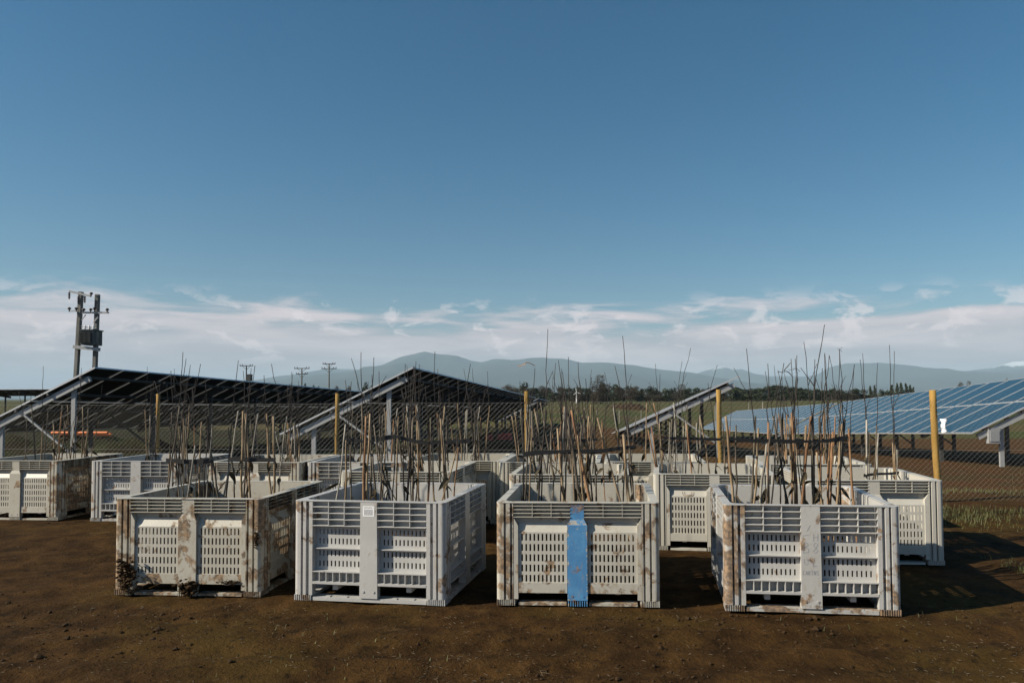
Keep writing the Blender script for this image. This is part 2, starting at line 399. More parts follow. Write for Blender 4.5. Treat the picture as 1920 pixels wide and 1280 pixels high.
# ------------------------------------------------------------------ harvest bins
BW, BH = 1.22, .77
def slot_quads(u0, u1, z0, z1, d, cols, rows, top_d=None):
    """plate u0..u1 x z0..z1 at depth d with slots: cols = (first centre, pitch, count, half width), rows = list of (z low, z high)"""
    xs = [u0]
    for i in range(cols[2]):
        c = cols[0]+cols[1]*i; xs += [c-cols[3], c+cols[3]]
    xs.append(u1)
    zs = [z0]
    for a, b in sorted(rows): zs += [a, b]
    zs.append(z1)
    qs = []
    for i in range(len(xs)-1):
        for j in range(len(zs)-1):
            if i % 2 == 1 and j % 2 == 1: continue
            qs.append([(xs[i], d, zs[j]), (xs[i+1], d, zs[j]), (xs[i+1], d, zs[j+1]), (xs[i], d, zs[j+1])])
    return qs
h2 = BW/2
def corner_post_mesh(style, mt):
    b = MB(); e = .150 if style == 'B' else .128
    def half():
        # (along the side, depth) from the inner end of the post towards the corner, with two grooves
        return [(e, .055), (e, .004), (.121, .004), (.118, .026), (.106 if style == 'A' else .100, .026), (.103 if style == 'A' else .097, .002),
                (.073, .002), (.070, .026), (.059, .026), (.056, 0), (.034, 0)]
    P = half()
    arc = [(.034-.034*math.sin(t), .034-.034*math.cos(t)) for t in [R(a) for a in (15, 30, 45, 60, 75)]]
    poly = P + arc + [(d, u) for u, d in reversed(P)]
    inner = [(.060, e), (.066, .118), (.088, .088), (.118, .066), (e, .060)]
    poly = poly[1:-1] + inner
    # counter-clockwise seen from above: this outline runs clockwise, so reverse it
    b.prism([(x, y) for x, y in reversed(poly)], .045, BH-.006)
    return b.mesh('corner_post', mt)
def foot_mesh(style, mt):
    b = MB(); w = .150
    b.box(.012, w-.006, .012, w-.006, .0, .045)
    for i in range(9):
        a = .004 + i*(w-.012)/8.6
        b.box(a, a+.006, .002, .012, .002, .045); b.box(.002, .012, a, a+.006, .002, .045)
    return b.mesh('foot', mt)
def bin_meshes(style, mt):
    M = {}
    M['corner_post'] = corner_post_mesh(style, mt); M['foot'] = foot_mesh(style, mt)
    # top rim: a thin flange all round
    b = MB(); k = .058; r = .03
    out = []; inn = []
    for cx, cy, a0 in ((h2, h2, 0), (-h2, h2, 90), (-h2, -h2, 180), (h2, -h2, 270)):
        for a in range(0, 91, 15):
            t = R(a0+a); q = R(a0+45)
            ox = cx - math.copysign(r, cx); oy = cy - math.copysign(r, cy)
            out.append((ox + r*math.cos(t), oy + r*math.sin(t)))
            ri = .07; ix = cx - math.copysign(k+ri, cx); iy = cy - math.copysign(k+ri, cy)
            inn.append((ix + ri*math.cos(t), iy + ri*math.sin(t)))
    n = len(out)
    vs = [(x, y, z) for z in (BH-.0055, BH) for ring in (out, inn) for x, y in ring]
    fs = []
    for i in range(n):
        j = (i+1) % n
        fs += [(2*n+i, 2*n+j, 3*n+j, 3*n+i), (j, i, n+i, n+j), (i, j, 2*n+j, 2*n+i), (n+j, n+i, 3*n+i, 3*n+j)]
    b.add(vs, fs); M['top_rim'] = b.mesh('top_rim', mt)
    b = MB(); b.box(-h2+.062, h2-.062, -h2+.062, h2-.062, .112, .13)
    for x in (-.3, 0, .3): b.box(x-.02, x+.02, -h2+.064, h2-.064, .075, .1118)
    M['floor_deck'] = b.mesh('floor_deck', mt)
    # one side, drawn along u = 0..BW with depth y inwards and centred on u = BW/2
    e = .152 if style == 'B' else .130
    def half_cells(): return ((e, h2-(.070 if style == 'B' else .052)), (h2+(.070 if style == 'B' else .052), BW-e))
    def shift(vs): return [(x-h2, y, z) for x, y, z in vs]
    if style == 'A':
        b = MB(); vs, fs = sheet([[(e, .052, .61), (BW-e, .052, .61), (BW-e, .052, .763), (e, .052, .763)]], (0, .006, 0))
        b.add(shift(vs), fs); M['side_wall'] = b.mesh('side_wall', mt)
        for q, (a, c) in enumerate(half_cells()):
            b = MB()
            for i in range(1, 5):
                z = BH-.0275*i; b.add(shift([(a,.003,z-.0022),(c,.003,z-.0022),(c,.0515,z-.0022),(a,.0515,z-.0022),(a,.003,z+.0022),(c,.003,z+.0022),(c,.0515,z+.0022),(a,.0515,z+.0022)]),
                      [(3,2,1,0),(4,5,6,7),(0,1,5,4),(1,2,6,5),(2,3,7,6),(3,0,4,7)])
            for i in (1, 2):
                x = a+(c-a)*i/3; b.box(x-h2-.0022, x-h2+.0022, .0045, .051, BH-.1085, BH-.006)
            M['rim_grille%d' % q] = b.mesh('rim_grille', mt)
            a2 = a+.034 if q == 0 else a+.026; c2 = c-.026 if q == 0 else c-.034
            dp = .017
            qs = slot_quads(a2, c2, .172, .545, dp, (a2+.030, (c2-a2-.060)/10, 11, .0064), [(.4815-.0765*i, .5335-.0765*i) for i in range(5)])
            qs.append([(a2, dp, .545), (c2, dp, .545), (c2, .052, .6098), (a2, .052, .6098)])
            b = MB(); vs, fs = sheet(qs, (0, .0055, 0)); b.add(shift(vs), fs); M['slotted_panel%d' % q] = b.mesh('slotted_panel', mt)
            b = MB(); b.box(a2-h2, c2-h2, .008, .050, .096, .1715); M['bottom_beam%d' % q] = b.mesh('bottom_beam', mt)
            # post flank that widens below the rim
            b = MB(); x0, x1 = (a, a2) if q == 0 else (c2, c)
            if q == 0: poly = [(x0, .05), (x1, .05), (x1, .595), (x0, .655)]
            else: poly = [(x0, .05), (x1, .05), (x1, .655), (x0, .595)]
            b.add(shift([(x, .006, z) for x, z in poly]+[(x, .05, z) for x, z in poly]), [(0,1,2,3),(7,6,5,4),(1,0,4,5),(2,1,5,6),(3,2,6,7),(0,3,7,4)])
            M['post_flank%d' % q] = b.mesh('post_flank', mt)
        b = MB()
        def cpost(w0, w1, y0, y1, z0, z1):   # frustum-like slab between two heights
            b.add([(-w0,y0,z0),(w0,y0,z0),(w0,.0505,z0),(-w0,.0505,z0),(-w1,y1,z1),(w1,y1,z1),(w1,.0505,z1),(-w1,.0505,z1)],
                  [(3,2,1,0),(4,5,6,7),(0,1,5,4),(1,2,6,5),(2,3,7,6),(3,0,4,7)])
        cpost(.0745, .0745, -.001, -.001, .045, .600); cpost(.0745, .051, -.001, .010, .6002, .642); cpost(.051, .051, .010, .006, .6422, .7638)
        for i in range(9): b.box(-.072+i*.0172, -.065+i*.0172, .002, .045, .002, .0448)
        for x in (-.04, .04): b.tube([(x, -.004, .075), (x, .004, .075)], .008, 8)
        M['center_post'] = b.mesh('center_post', mt)
        b = MB(); b.box(-h2+.165, -.085, .016, .10, .002, .022); b.box(.085, h2-.165, .016, .10, .002, .022)
        M['ground_runner'] = b.mesh('ground_runner', mt)
    else:
        rows = [(.502, .546), (.428, .473), (.336, .378), (.256, .300)]
        b = MB(); vs, fs = sheet([[(e, .058, .575), (BW-e, .058, .575), (BW-e, .058, .763), (e, .058, .763)]], (0, .006, 0))
        b.add(shift(vs), fs); M['side_wall'] = b.mesh('side_wall', mt)
        for q, (a, c) in enumerate(half_cells()):
            b = MB()
            def slab(x0, x1, y0, y1, z0, z1): b.box(x0-h2, x1-h2, y0, y1, z0, z1)
            for i in range(1, 5):
                z = BH-.048*i; slab(a, c, .002, .0575, z-.0028, z+.0028)
            for i in (1, 2):
                x = a+(c-a)*i/3; slab(x-.0028, x+.0028, .0035, .057, BH-.190, BH-.006)
            M['rim_grille%d' % q] = b.mesh('rim_grille', mt)
            qs = slot_quads(a, c, .132, .5748, .058, (a+.034, (c-a-.068)/10, 11, .0060), rows)
            b = MB(); vs, fs = sheet(qs, (0, .006, 0)); b.add(shift(vs), fs)
            M['slotted_panel%d' % q] = b.mesh('slotted_panel', mt)
            b = MB(); slab(a+.006, c, .018, .0578, .398, .405); M['panel_shelf%d' % q] = b.mesh('panel_shelf', mt)
            b = MB(); slab(a, c, .004, .0578, .222, .229); slab(a, c, .002, .0578, .132, .150)
            for i in range(1, 7):
                x = a+(c-a)*i/7; slab(x-.003, x+.003, .0055, .057, .1502, .2218)
            M['bottom_grille%d' % q] = b.mesh('bottom_grille', mt)
        b = MB()
        b.add([(-.072,0,.035),(.072,0,.035),(.072,.0575,.035),(-.072,.0575,.035),(-.066,.002,.7638),(.066,.002,.7638),(.066,.0575,.7638),(-.066,.0575,.7638)],
              [(3,2,1,0),(4,5,6,7),(0,1,5,4),(1,2,6,5),(2,3,7,6),(3,0,4,7)])
        for x in (-.042, .042): b.tube([(x, -.004, .085), (x, .004, .085)], .010, 8)
        M['center_post'] = b.mesh('center_post', mt)
        b = MB(); b.box(-h2+.15, h2-.15, .010, .11, .003, .030)
        for x in (-.34, -.2, .2, .34): b.box(x-.02, x+.02, .018, .05, .0302, .036)
        M['ground_runner'] = b.mesh('ground_runner', mt)
    return M
BM = {'A': bin_meshes('A', PL_A), 'B': bin_meshes('B', PL_B)}
blue_post = BM['A']['center_post'].copy(); blue_post.materials.clear(); blue_post.materials.append(PL_BLUE)
BINS = {}
def harvest_bin(key, style, x, y, yaw, dirt, tint, label, group):
    """x, y: front left corner; yaw in degrees"""
    a = R(yaw); w = Vector((math.cos(a), math.sin(a), 0)); d = Vector((-math.sin(a), math.cos(a), 0))
    c = Vector((x, y, 0)) + w*(1.23/2) + d*h2
    root = empty('harvest_bin', c, a); tag(root, label, 'bin', group); BINS[key] = (c, a, root)
    M = BM[style]; rnd = random.Random(hash(key) % 1000 + 3 if False else sum(map(ord, key)))
    def put(name, me, parent, rz=0, loc=(0,0,0), dk=1.0):
        dd = min(1, max(0, dirt*dk*rnd.uniform(.7, 1.3)))
        return obj(name, me, parent, loc, rz, (dd, tint*rnd.uniform(.6, 1.2), 0, 1))
    put('top_rim', M['top_rim'], root, dk=.5); put('floor_deck', M['floor_deck'], root)
    for i in range(4):
        rz = i*math.pi/2
        ox, oy = [(-h2, -h2), (h2, -h2), (h2, h2), (-h2, h2)][i]
        p = put('corner_post', M['corner_post'], root, rz, (ox, oy, 0), 1.6); put('foot', M['foot'], p, dk=1.5)
        # each side hangs in a frame whose outer face is at depth 0
        off = [(0, -h2), (h2, 0), (0, h2), (-h2, 0)][i]
        s = put('side_wall', M['side_wall'], root, rz, (*off, 0), .6)
        if i == 1 and key in ('BL1', 'BM1', 'B1'):      # muddy, green right-hand sides, coated heavier to paint in their shade
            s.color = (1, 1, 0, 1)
        for k in M:
            base = k.rstrip('01')
            if base in ('rim_grille', 'slotted_panel', 'panel_shelf', 'bottom_grille'): put(base, M[k], s, dk=.45)
            elif base in ('bottom_beam', 'post_flank'): put(base, M[k], s, dk=1.0)
        put('center_post', blue_post if (key == 'B3' and i == 0) else M['center_post'], s, dk=.8)
        put('ground_runner', M['ground_runner'], s, dk=1.5)
        if i == 1 and key in ('BL1', 'BM1', 'B1'):  # their fitted parts get the same dirt, deepened to stand for shade
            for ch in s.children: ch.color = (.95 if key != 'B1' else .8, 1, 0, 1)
    return root
def from_px(FL, FR, Z=.77):
    """front left corner and yaw of a bin from its two top corners in the photo, both on the plane z = Z"""
    out = []
    for u, v in (FL, FR):
        r = ray(u, v); t = (Z-CAMH)/r.z; out.append(Vector((0,0,CAMH))+r*t)
    d = out[1]-out[0]
    return out[0].x, out[0].y, math.degrees(math.atan2(d.y, d.x))
g1 = 'front row of harvest bins'; g2 = 'middle rows of harvest bins'; g3 = 'harvest bins by the fence'
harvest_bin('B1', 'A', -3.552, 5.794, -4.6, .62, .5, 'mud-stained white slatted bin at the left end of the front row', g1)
harvest_bin('B2', 'B', -2.047, 5.619, -9.1, .24, .05, 'clean white ribbed bin with a paper label on its centre post', g1)
harvest_bin('B3', 'A', -.461, 5.442, -4.0, .62, .30, 'white slatted bin with a blue painted centre post', g1)
harvest_bin('B4', 'B', 1.214, 5.268, -7.5, .52, .1, 'white ribbed bin with handwriting on its post and rusty corners', g1)
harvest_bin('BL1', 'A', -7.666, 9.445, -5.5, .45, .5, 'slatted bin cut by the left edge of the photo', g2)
harvest_bin('BL2', 'B', -5.994, 9.262, -4.9, .36, .1, 'ribbed bin behind the left front bin, beside the one at the edge', g2)
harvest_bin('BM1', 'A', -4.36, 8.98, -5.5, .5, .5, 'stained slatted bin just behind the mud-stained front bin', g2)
harvest_bin('BM2', 'B', -3.09, 8.90, -5.0, .45, .2, 'ribbed bin with rusty corner standing behind the clean ribbed front bin', g2)
harvest_bin('BM3', 'A', -2.332, 7.75, -6.4, .3, .3, 'slatted bin second in line behind the labelled ribbed bin', g2)
harvest_bin('BM4', 'A', -1.90, 8.98, -5.0, .22, .6, 'cream slatted bin seen left of the blue-posted bin, by the fence', g3)
harvest_bin('BM5', 'A', -.70, 8.72, -5.0, .25, .4, 'slatted bin farthest back behind the blue-posted bin', g3)
harvest_bin('B3b', 'A', -.49, 7.36, -5.0, .3, .3, 'slatted bin directly behind the blue-posted bin', g2)
harvest_bin('BM7', 'A', .575, 8.72, -5.0, .25, .4, 'slatted bin by the fence half hidden by the middle right bin', g3)
harvest_bin('B6', 'A', .979, 7.334, -8.5, .06, .15, 'clean white slatted bin between the blue-posted and handwritten bins', g2)
harvest_bin('BM8', 'A', 2.36, 8.28, -6.0, .1, .2, 'white bin in the back row behind the rightmost bin', g3)
harvest_bin('B5', 'A', 2.324, 6.72, -5.6, .08, .15, 'rightmost white slatted bin beside the open ground', g2)
def root_mesh():
    b = MB(); n = 22; vs = []
    for j in range(n+1):
        for i in range(n+1):
            x = (i/n-.5)*1.06; y = (j/n-.5)*1.06
            e = max(0, 1-(2*x/1.06)**4)*max(0, 1-(2*y/1.06)**4)
            vs.append((x, y, .1305+.30*e**.5+.10*e*noise.noise(Vector((x*7, y*7, 1)))+.05*e*noise.noise(Vector((x*19, y*19, 5)))))
    fs = [(j*(n+1)+i, j*(n+1)+i+1, (j+1)*(n+1)+i+1, (j+1)*(n+1)+i) for j in range(n) for i in range(n)]
    b.add(vs, fs); return b.mesh('root_bundle', CLOD)
RM = root_mesh()
def on_bin(key, u, dep, z):
    """world point at u metres right of the centre of a bin's front, dep metres in front of the face"""
    c, a, r = BINS[key]
    return c + Vector((math.cos(a), math.sin(a), 0))*u - Vector((-math.sin(a), math.cos(a), 0))*(h2+dep) + Vector((0, 0, z))
# handwriting on the ribbed bin's centre post, drawn as thin marker strokes
def strokes(key, name, lines, u0, z0, sc, wd, mt, label, cat):
    c, a, r = BINS[key]; b = MB()
    for ln in lines:
        for (p, q) in zip(ln, ln[1:]):
            A = Vector((u0+p[0]*sc, z0+p[1]*sc)); B = Vector((u0+q[0]*sc, z0+q[1]*sc))
            d = (B-A); nrm = Vector((-d.y, d.x)).normalized()*wd/2 if d.length > 0 else Vector((0, wd))
            ps = [A-nrm, B-nrm, B+nrm, A+nrm]
            b.add([(s_.x, -h2-.0007+.002*max(0, (s_.y-.035)/.73), s_.y) for s_ in ps], [(0,1,2,3)])
    me = b.mesh(name, mt); return me
def glyph(ch, x, y, w, h):
    G = {'H': [[(0,0),(.05,1)],[(.8,0),(.85,1)],[(0,.5),(.9,.55)]], '-': [[(0,.45),(.9,.6)]], '/': [[(.1,0),(.7,1)]],
         'B': [[(0,0),(.1,1)],[(.1,1),(.7,.95),(.75,.7),(.2,.52),(.85,.42),(.8,.1),(0,0)]],
         '8': [[(.5,.5),(.1,.75),(.4,1),(.8,.85),(.5,.5),(.05,.2),(.4,0),(.8,.2),(.5,.5)]],
         'U': [[(0,.9),(.05,.15),(.4,0),(.7,.2),(.75,.9)],[(.35,1.15),(.4,1.25)]], 'L': [[(.3,1),(0,0),(.8,.1)]],
         'C': [[(.8,.9),(.3,1),(0,.5),(.2,.05),(.8,.1)]], 'A': [[(0,0),(.45,1),(.9,0)],[(.2,.4),(.75,.4)]],
         'E': [[(.8,1),(.1,1),(.1,0),(.8,0)],[(.1,.5),(.7,.5)]], 'R': [[(0,0),(.1,1),(.7,.9),(.65,.6),(.1,.5),(.8,0)]],
         'T': [[(0,1),(.9,1)],[(.45,1),(.45,0)]], 'N': [[(0,0),(.1,1),(.7,0),(.8,1)]], 'S': [[(.8,.9),(.3,1),(.1,.7),(.7,.4),(.6,.05),(0,.1)]]}
    return [[(x+px*w, y+py*h) for px, py in l] for l in G[ch]]
L = glyph('/', -.03, .585, .04, .045) + glyph('-', -.055, .535, .045, .04) + glyph('H', .018, .515, .036, .055)
L += glyph('B', -.052, .43, .042, .075) + glyph('8', .012, .43, .045, .075) + glyph('U', -.048, .345, .035, .05) + glyph('L', .012, .335, .034, .062)
for i, ch in enumerate('CARTNS'): L += glyph(ch, -.060+i*.0195, .275, .0155, .030)
me = strokes('B4', 'handwriting', L, 0, 0, 1, .0019, INK, '', '')
def post_child(key, name, me):
    """fix a thing to the centre post of a bin's front side"""
    c, a, root = BINS[key]
    sw = [o for o in root.children if o.name.startswith('side_wall')][0]
    return obj(name, me, sw, (0, h2-.0005, 0))
hw = post_child('B4', 'handwriting', me); hw['kind'] = 'stuff'; hw['label'] = 'grey marker handwriting on the centre post'
b = MB(); b.box(-.045, .048, -h2+.0006, -h2+.0022, .655, .735)
lb = post_child('B2', 'paper_label', b.mesh('paper_label', WHITEP)); lb['label'] = 'white paper label with grey print'
rnd = random.Random(4); b = MB()
x = -.036
for i in range(7):
    w = rnd.uniform(.004, .011); b.box(x, x+w, -h2+.0002, -h2+.0005, .718+rnd.uniform(0,.004), .724+rnd.uniform(0,.004)); x += w+.002
for r_ in range(7):
    x = -.034
    while x < .034:
        w = rnd.uniform(.004, .014); b.box(x, min(x+w, .036), -h2+.0002, -h2+.0005, .667+r_*.0062, .667+r_*.0062+.0042); x += w+.003
o = post_child('B2', 'label_print', b.mesh('label_print', PRINT)); o['kind'] = 'stuff'
# embossed round emblem on the clean slatted bin
c, a, root = BINS['B6']
sw = [o for o in root.children if o.name.startswith('side_wall')][0]
pn = [o for o in sw.children if o.name.startswith('slotted_panel')][0]
b = MB()
for r_ in (.046, .030):
    pts = [(-.26+math.cos(R(t))*r_*1.25, math.sin(R(t))*r_) for t in range(0, 361, 20)]
    for (p, q) in zip(pts, pts[1:]):
        # the panel's sloping top leans back 35 mm over 65 mm
        f = lambda P: (P[0], .0168+(.577+P[1]-.545)*.035/.0648-.0012 if P[1] > -.03 else .0158, .577+P[1]*.72)
        b.beam(f(p), f(q), .004, .0024, up=(0, -1, .5))
eb = b.build('emblem', PL_A, sw); eb['label'] = 'embossed ring emblem on the panel'

# ------------------------------------------------------------------ solar tables
PW, PH_, GAP = 1.0, 1.75, .022
pm = MB()     # one module: origin at its low corner, x along the row, y up the slope
def panel_mesh():
    b = MB(); f = .018; t = .038
    b.box(0, PW, 0, f, 0, t, 1); b.box(0, PW, PH_-f, PH_, 0, t, 1); b.box(0, f, f, PH_-f, 0, t, 1); b.box(PW-f, PW, f, PH_-f, 0, t, 1)
    b.add([(f,f,t-.006),(PW-f,f,t-.006),(PW-f,PH_-f,t-.006),(f,PH_-f,t-.006)], [(0,1,2,3)], 0)
    b.add([(f,f,t-.012),(PW-f,f,t-.012),(PW-f,PH_-f,t-.012),(f,PH_-f,t-.012)], [(3,2,1,0)], 2)
    return b.mesh('panel', [GLASS, ALU, BACK])
PANEL = panel_mesh()
SL = 2*PH_+GAP
def solar_table(top_px, Y, n, slope, tilt, label, yaw=3.3, clear=None, group='rows of solar panels', skip=()):
    """near upper corner of the table at a photo pixel, Y metres out; the row runs away along its own axis, falling by slope"""
    P = at(*top_px, Y)
    a = Vector((math.sin(R(yaw)), math.cos(R(yaw)), -slope)).normalized()
    c0 = Vector((math.cos(R(yaw)), -math.sin(R(yaw)), 0))
    c = (c0*math.cos(R(tilt)) + Vector((0,0,1))*math.sin(R(tilt))).normalized()
    nrm = c.cross(a)*-1
    nrm = a.cross(c)*1.0
    if nrm.z < 0: nrm = -nrm
    low = P - c*SL
    root = empty('solar_table', low)
    tag(root, label, 'solar panel', group)
    root.matrix_world = Matrix.Translation(low)
    # module frame: x along -a so that x cross y points up the normal
    ex, ey, ez = a, c, a.cross(c)
    flip = ez.z < 0
    if flip: ex, ez = -a, (-a).cross(c)
    rot = Matrix((ex, ey, ez)).transposed().to_4x4()
    for i in range(n):
        for j in range(2):
            if (i, j) in skip: continue
            s0 = i*(PW+GAP) + (PW if flip else 0)
            o = obj('panel', PANEL, root)
            o.matrix_local = Matrix.Translation(a*s0 + c*(j*(PH_+GAP))) @ rot
    down = -ez
    Lrow = n*(PW+GAP)-GAP
    for t in (.42, 1.32, 2.2, 3.1):
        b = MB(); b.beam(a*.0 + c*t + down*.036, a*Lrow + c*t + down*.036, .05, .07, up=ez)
        b.build('purlin', SHADESTEEL, root)
    k = max(2, round(Lrow/3.1)+1)
    for i in range(k):
        s = .10 + (Lrow-.2)*i/(k-1)
        q = a*s + down*.1395
        b = MB(); b.beam(q + c*.12, q + c*3.25, .07, .135, up=ez); b.build('rafter', GALV if i == 0 else SHADESTEEL, root)  # near frame keeps its steel colour, inner ones carry painted shade
        for t, nm in ((.75, 'post'), (2.75, 'post')):
            topp = q + c*t + down*.03 + a*.06
            g = terrain(low.x+topp.x, low.y+topp.y) - .25
            b = MB(); b.beam((topp.x, topp.y, g-low.z), topp, .10, .06, up=a); b.build(nm, GALV if i == 0 else SHADESTEEL, root)
        p1 = q + c*1.45 + down*.07 - a*.06; tp = q + c*2.75 - a*.02
        g = terrain(low.x+tp.x, low.y+tp.y)
        b = MB(); b.beam(p1, (tp.x, tp.y-.05, g-low.z+.35), .045, .045); b.build('brace', GALV if i == 0 else SHADESTEEL, root)
    return root, low, a, c, ez
solar_table((178, 690), 17.0, 30, .024, 26, 'solar table seen from below at the left, behind the leftmost bins')
solar_table((775, 690), 16.7, 33, .024, 26, 'solar table seen from below in the middle, left of the mountain peak')
solar_table((1390, 705), 19.7, 18, .058, 24.5, 'solar table seen end-on right of the middle, above the clean slatted bin')
rt5, low5, a5, c5, n5 = solar_table((2078, 690), 17.0, 18, .053, 26, 'blue-faced solar table nearest the right edge of the photo')
p6 = low5 + a5*(18*(PW+GAP)+.9) + c5*SL - Vector((0, 0, .02))
def px_of(P):
    d = P - Vector((0,0,CAMH)); z = d.dot(FWD); return (PPX+FPX*d.dot(RT)/z, PPY-FPX*d.dot(UP)/z)
solar_table(px_of(p6), p6.y, 26, .036, 26, 'far blue-faced solar table continuing the right-hand row')
p7 = at(775, 690, 16.7) + Vector((math.sin(R(3.3)), math.cos(R(3.3)), -.024))*(34*(PW+GAP)+.8)
solar_table(px_of(p7), p7.y, 12, .024, 26, 'distant solar table continuing the middle row')
solar_table((-120, 731), 52, 14, .0, 7, 'low dark solar table far off at the left edge of the photo', yaw=88)
# inverter box on the near post of the right-hand row
q = a5*.16 + c5*.75
b = MB(); b.box(-.30, -.02, -.12, .0, -.55, -.18); b.box(-.27, -.05, -.135, -.1205, -.5, -.24)
o = b.build('junction_box', GALV, rt5); o.location = Vector((q.x-.0, q.y-.02, q.z))

# ------------------------------------------------------------------ chain-link fence
FX = [-12.45+3.0*i for i in range(9)]
def fence_y(x): return 11.0 - .10*x
froot = empty('wire_fence', (FX[0], fence_y(FX[0]), 0)); tag(froot, 'chain-link fence on round wooden posts behind all the bins', 'fence')
Z0 = Vector(froot.location)
PXTOP = {0: (297, 738), 1: (633, 737), 2: (987, 733), 3: (1347, 730), 4: (1748, 731)}
for i, x in enumerate(FX):
    rnd = random.Random(i); y = fence_y(x)
    g = terrain(x, y)
    top = Vector((x+rnd.uniform(-.02,.02), y, g+1.64))
    if i-2 in PXTOP: top = at(*PXTOP[i-2], y); 
    base = Vector((x+(top.x-x)*.2, y, g-.3))
    if i == 6: base = at(1761, 940, y); base.z = g-.3
    if i in (2, 3, 4, 5): base.x = top.x + {2: -.01, 3: -.02, 4: .01, 5: .03}[i]
    b = MB(); pts = []; rs = []
    for k in range(9):
        t = k/8; p = base.lerp(top, t); p.x += .008*noise.noise(Vector((i*3.1, t*4, 0))); pts.append(p-Z0); rs.append({2: .029, 3: .034, 4: .036, 5: .038, 6: .047}.get(i, .04)*(1+.12*noise.noise(Vector((i*7.7, t*5, 2)))))
    b.tube(pts, rs, 10)
    b.build('post', POST_WOOD, froot, True)
b = MB(); FZ = 1.47; bot = .03; pit = .074; slope = .058/.066
x = FX[0]
def fpt(x, z): return Vector((x, fence_y(x)-.05, z)) - Z0
while x < FX[-1]:
    for sgn in (1, -1):
        z0, z1 = bot, FZ; dx = (z1-z0)/slope*sgn*.87
        if sgn == 1: p, q = (x, z0), (x+dx, z1)
        else: p, q = (x, z0), (x+dx, z1)
        b.tube([fpt(*p), fpt(*q)] if sgn == 1 else [fpt(*p)+Vector((0,.006,0)), fpt(*q)+Vector((0,.006,0))], (.0012 if sgn == 1 else .0006), 3, cap=False)
    x += pit
tag(b.build('wire_mesh', WIRE, froot), kind='stuff')
for z in (.75, FZ):
    b = MB(); b.tube([fpt(x, z)+Vector((0, .02, .004*math.sin(x*2))) for x in [FX[0]+i*.5 for i in range(49)]], .0022, 4); b.build('tension_wire', WIRE, froot)
# torn white bag caught on the wire right of the last post
P = at(1771, 798, fence_y(5.6)-.07)
b = MB(); vs = []; nb = 7
for i in range(nb+1):
    t = i/nb; wd = .036+.006*math.sin(t*7+1)+(.012 if t < .15 else 0)
    for j in range(5):
        s_ = j/4-.5; vs.append((s_*2*wd+.012*math.sin(t*9), -.03*math.cos(s_*5)+.012*math.sin(i*2.3+j), .10-.20*t-(.02*math.sin(j*2.2) if i == nb else 0)))
fs = [(i*5+j, i*5+j+1, (i+1)*5+j+1, (i+1)*5+j) for i in range(nb) for j in range(4)]
v2, f2 = sheet([[vs[k] for k in f] for f in fs], (0, .004, 0)); b.add(v2, f2)
o = b.build('plastic_bag', BAG, None, True); o.location = P; tag(o, 'torn white plastic bag caught on the fence wire', 'bag')

# ------------------------------------------------------------------ nursery saplings standing in the bins
BARK = {'t': STEM_TAN, 'r': STEM_RED, 'g': STEM_GREY, 'p': STEM_PALE, 'd': STEM_DARK}
def leaf_mesh(seed):
    rnd = random.Random(seed); b = MB(); L_ = rnd.uniform(.07, .12); w = rnd.uniform(.011, .019); n = 5; vs = []
    for i in range(n+1):
        t = i/n; ww = w*math.sin(math.pi*(.08+.92*t)**.8)+.0006; curl = .035*t*t
        for s_ in (-1, 0, 1): vs.append((L_*t, s_*ww, -curl + (.006 if s_ else 0)+.006*math.sin(5*t+seed)))
    qs = []
    for i in range(n):
        for j in range(2): qs.append([vs[i*3+j], vs[i*3+j+1], vs[i*3+j+4], vs[i*3+j+3]])
    v, f = sheet(qs, (0, 0, -.0012)); b.add(v, f); return b.mesh('leaf', LEAF)
LEAVES = [leaf_mesh(s_) for s_ in range(6)]
NSAP = 0
LABELS = {}
def wobble(p, q, n, amp, seed):
    out = []
    for i in range(n+1):
        t = i/n; v = p.lerp(q, t)
        if 0 < i < n or True:
            w = math.sin(math.pi*min(1, t+.0))
            v = v + Vector((noise.noise(Vector((seed, t*4, 0))), noise.noise(Vector((seed, t*4, 9))), 0))*amp*w
        out.append(v)
    return out
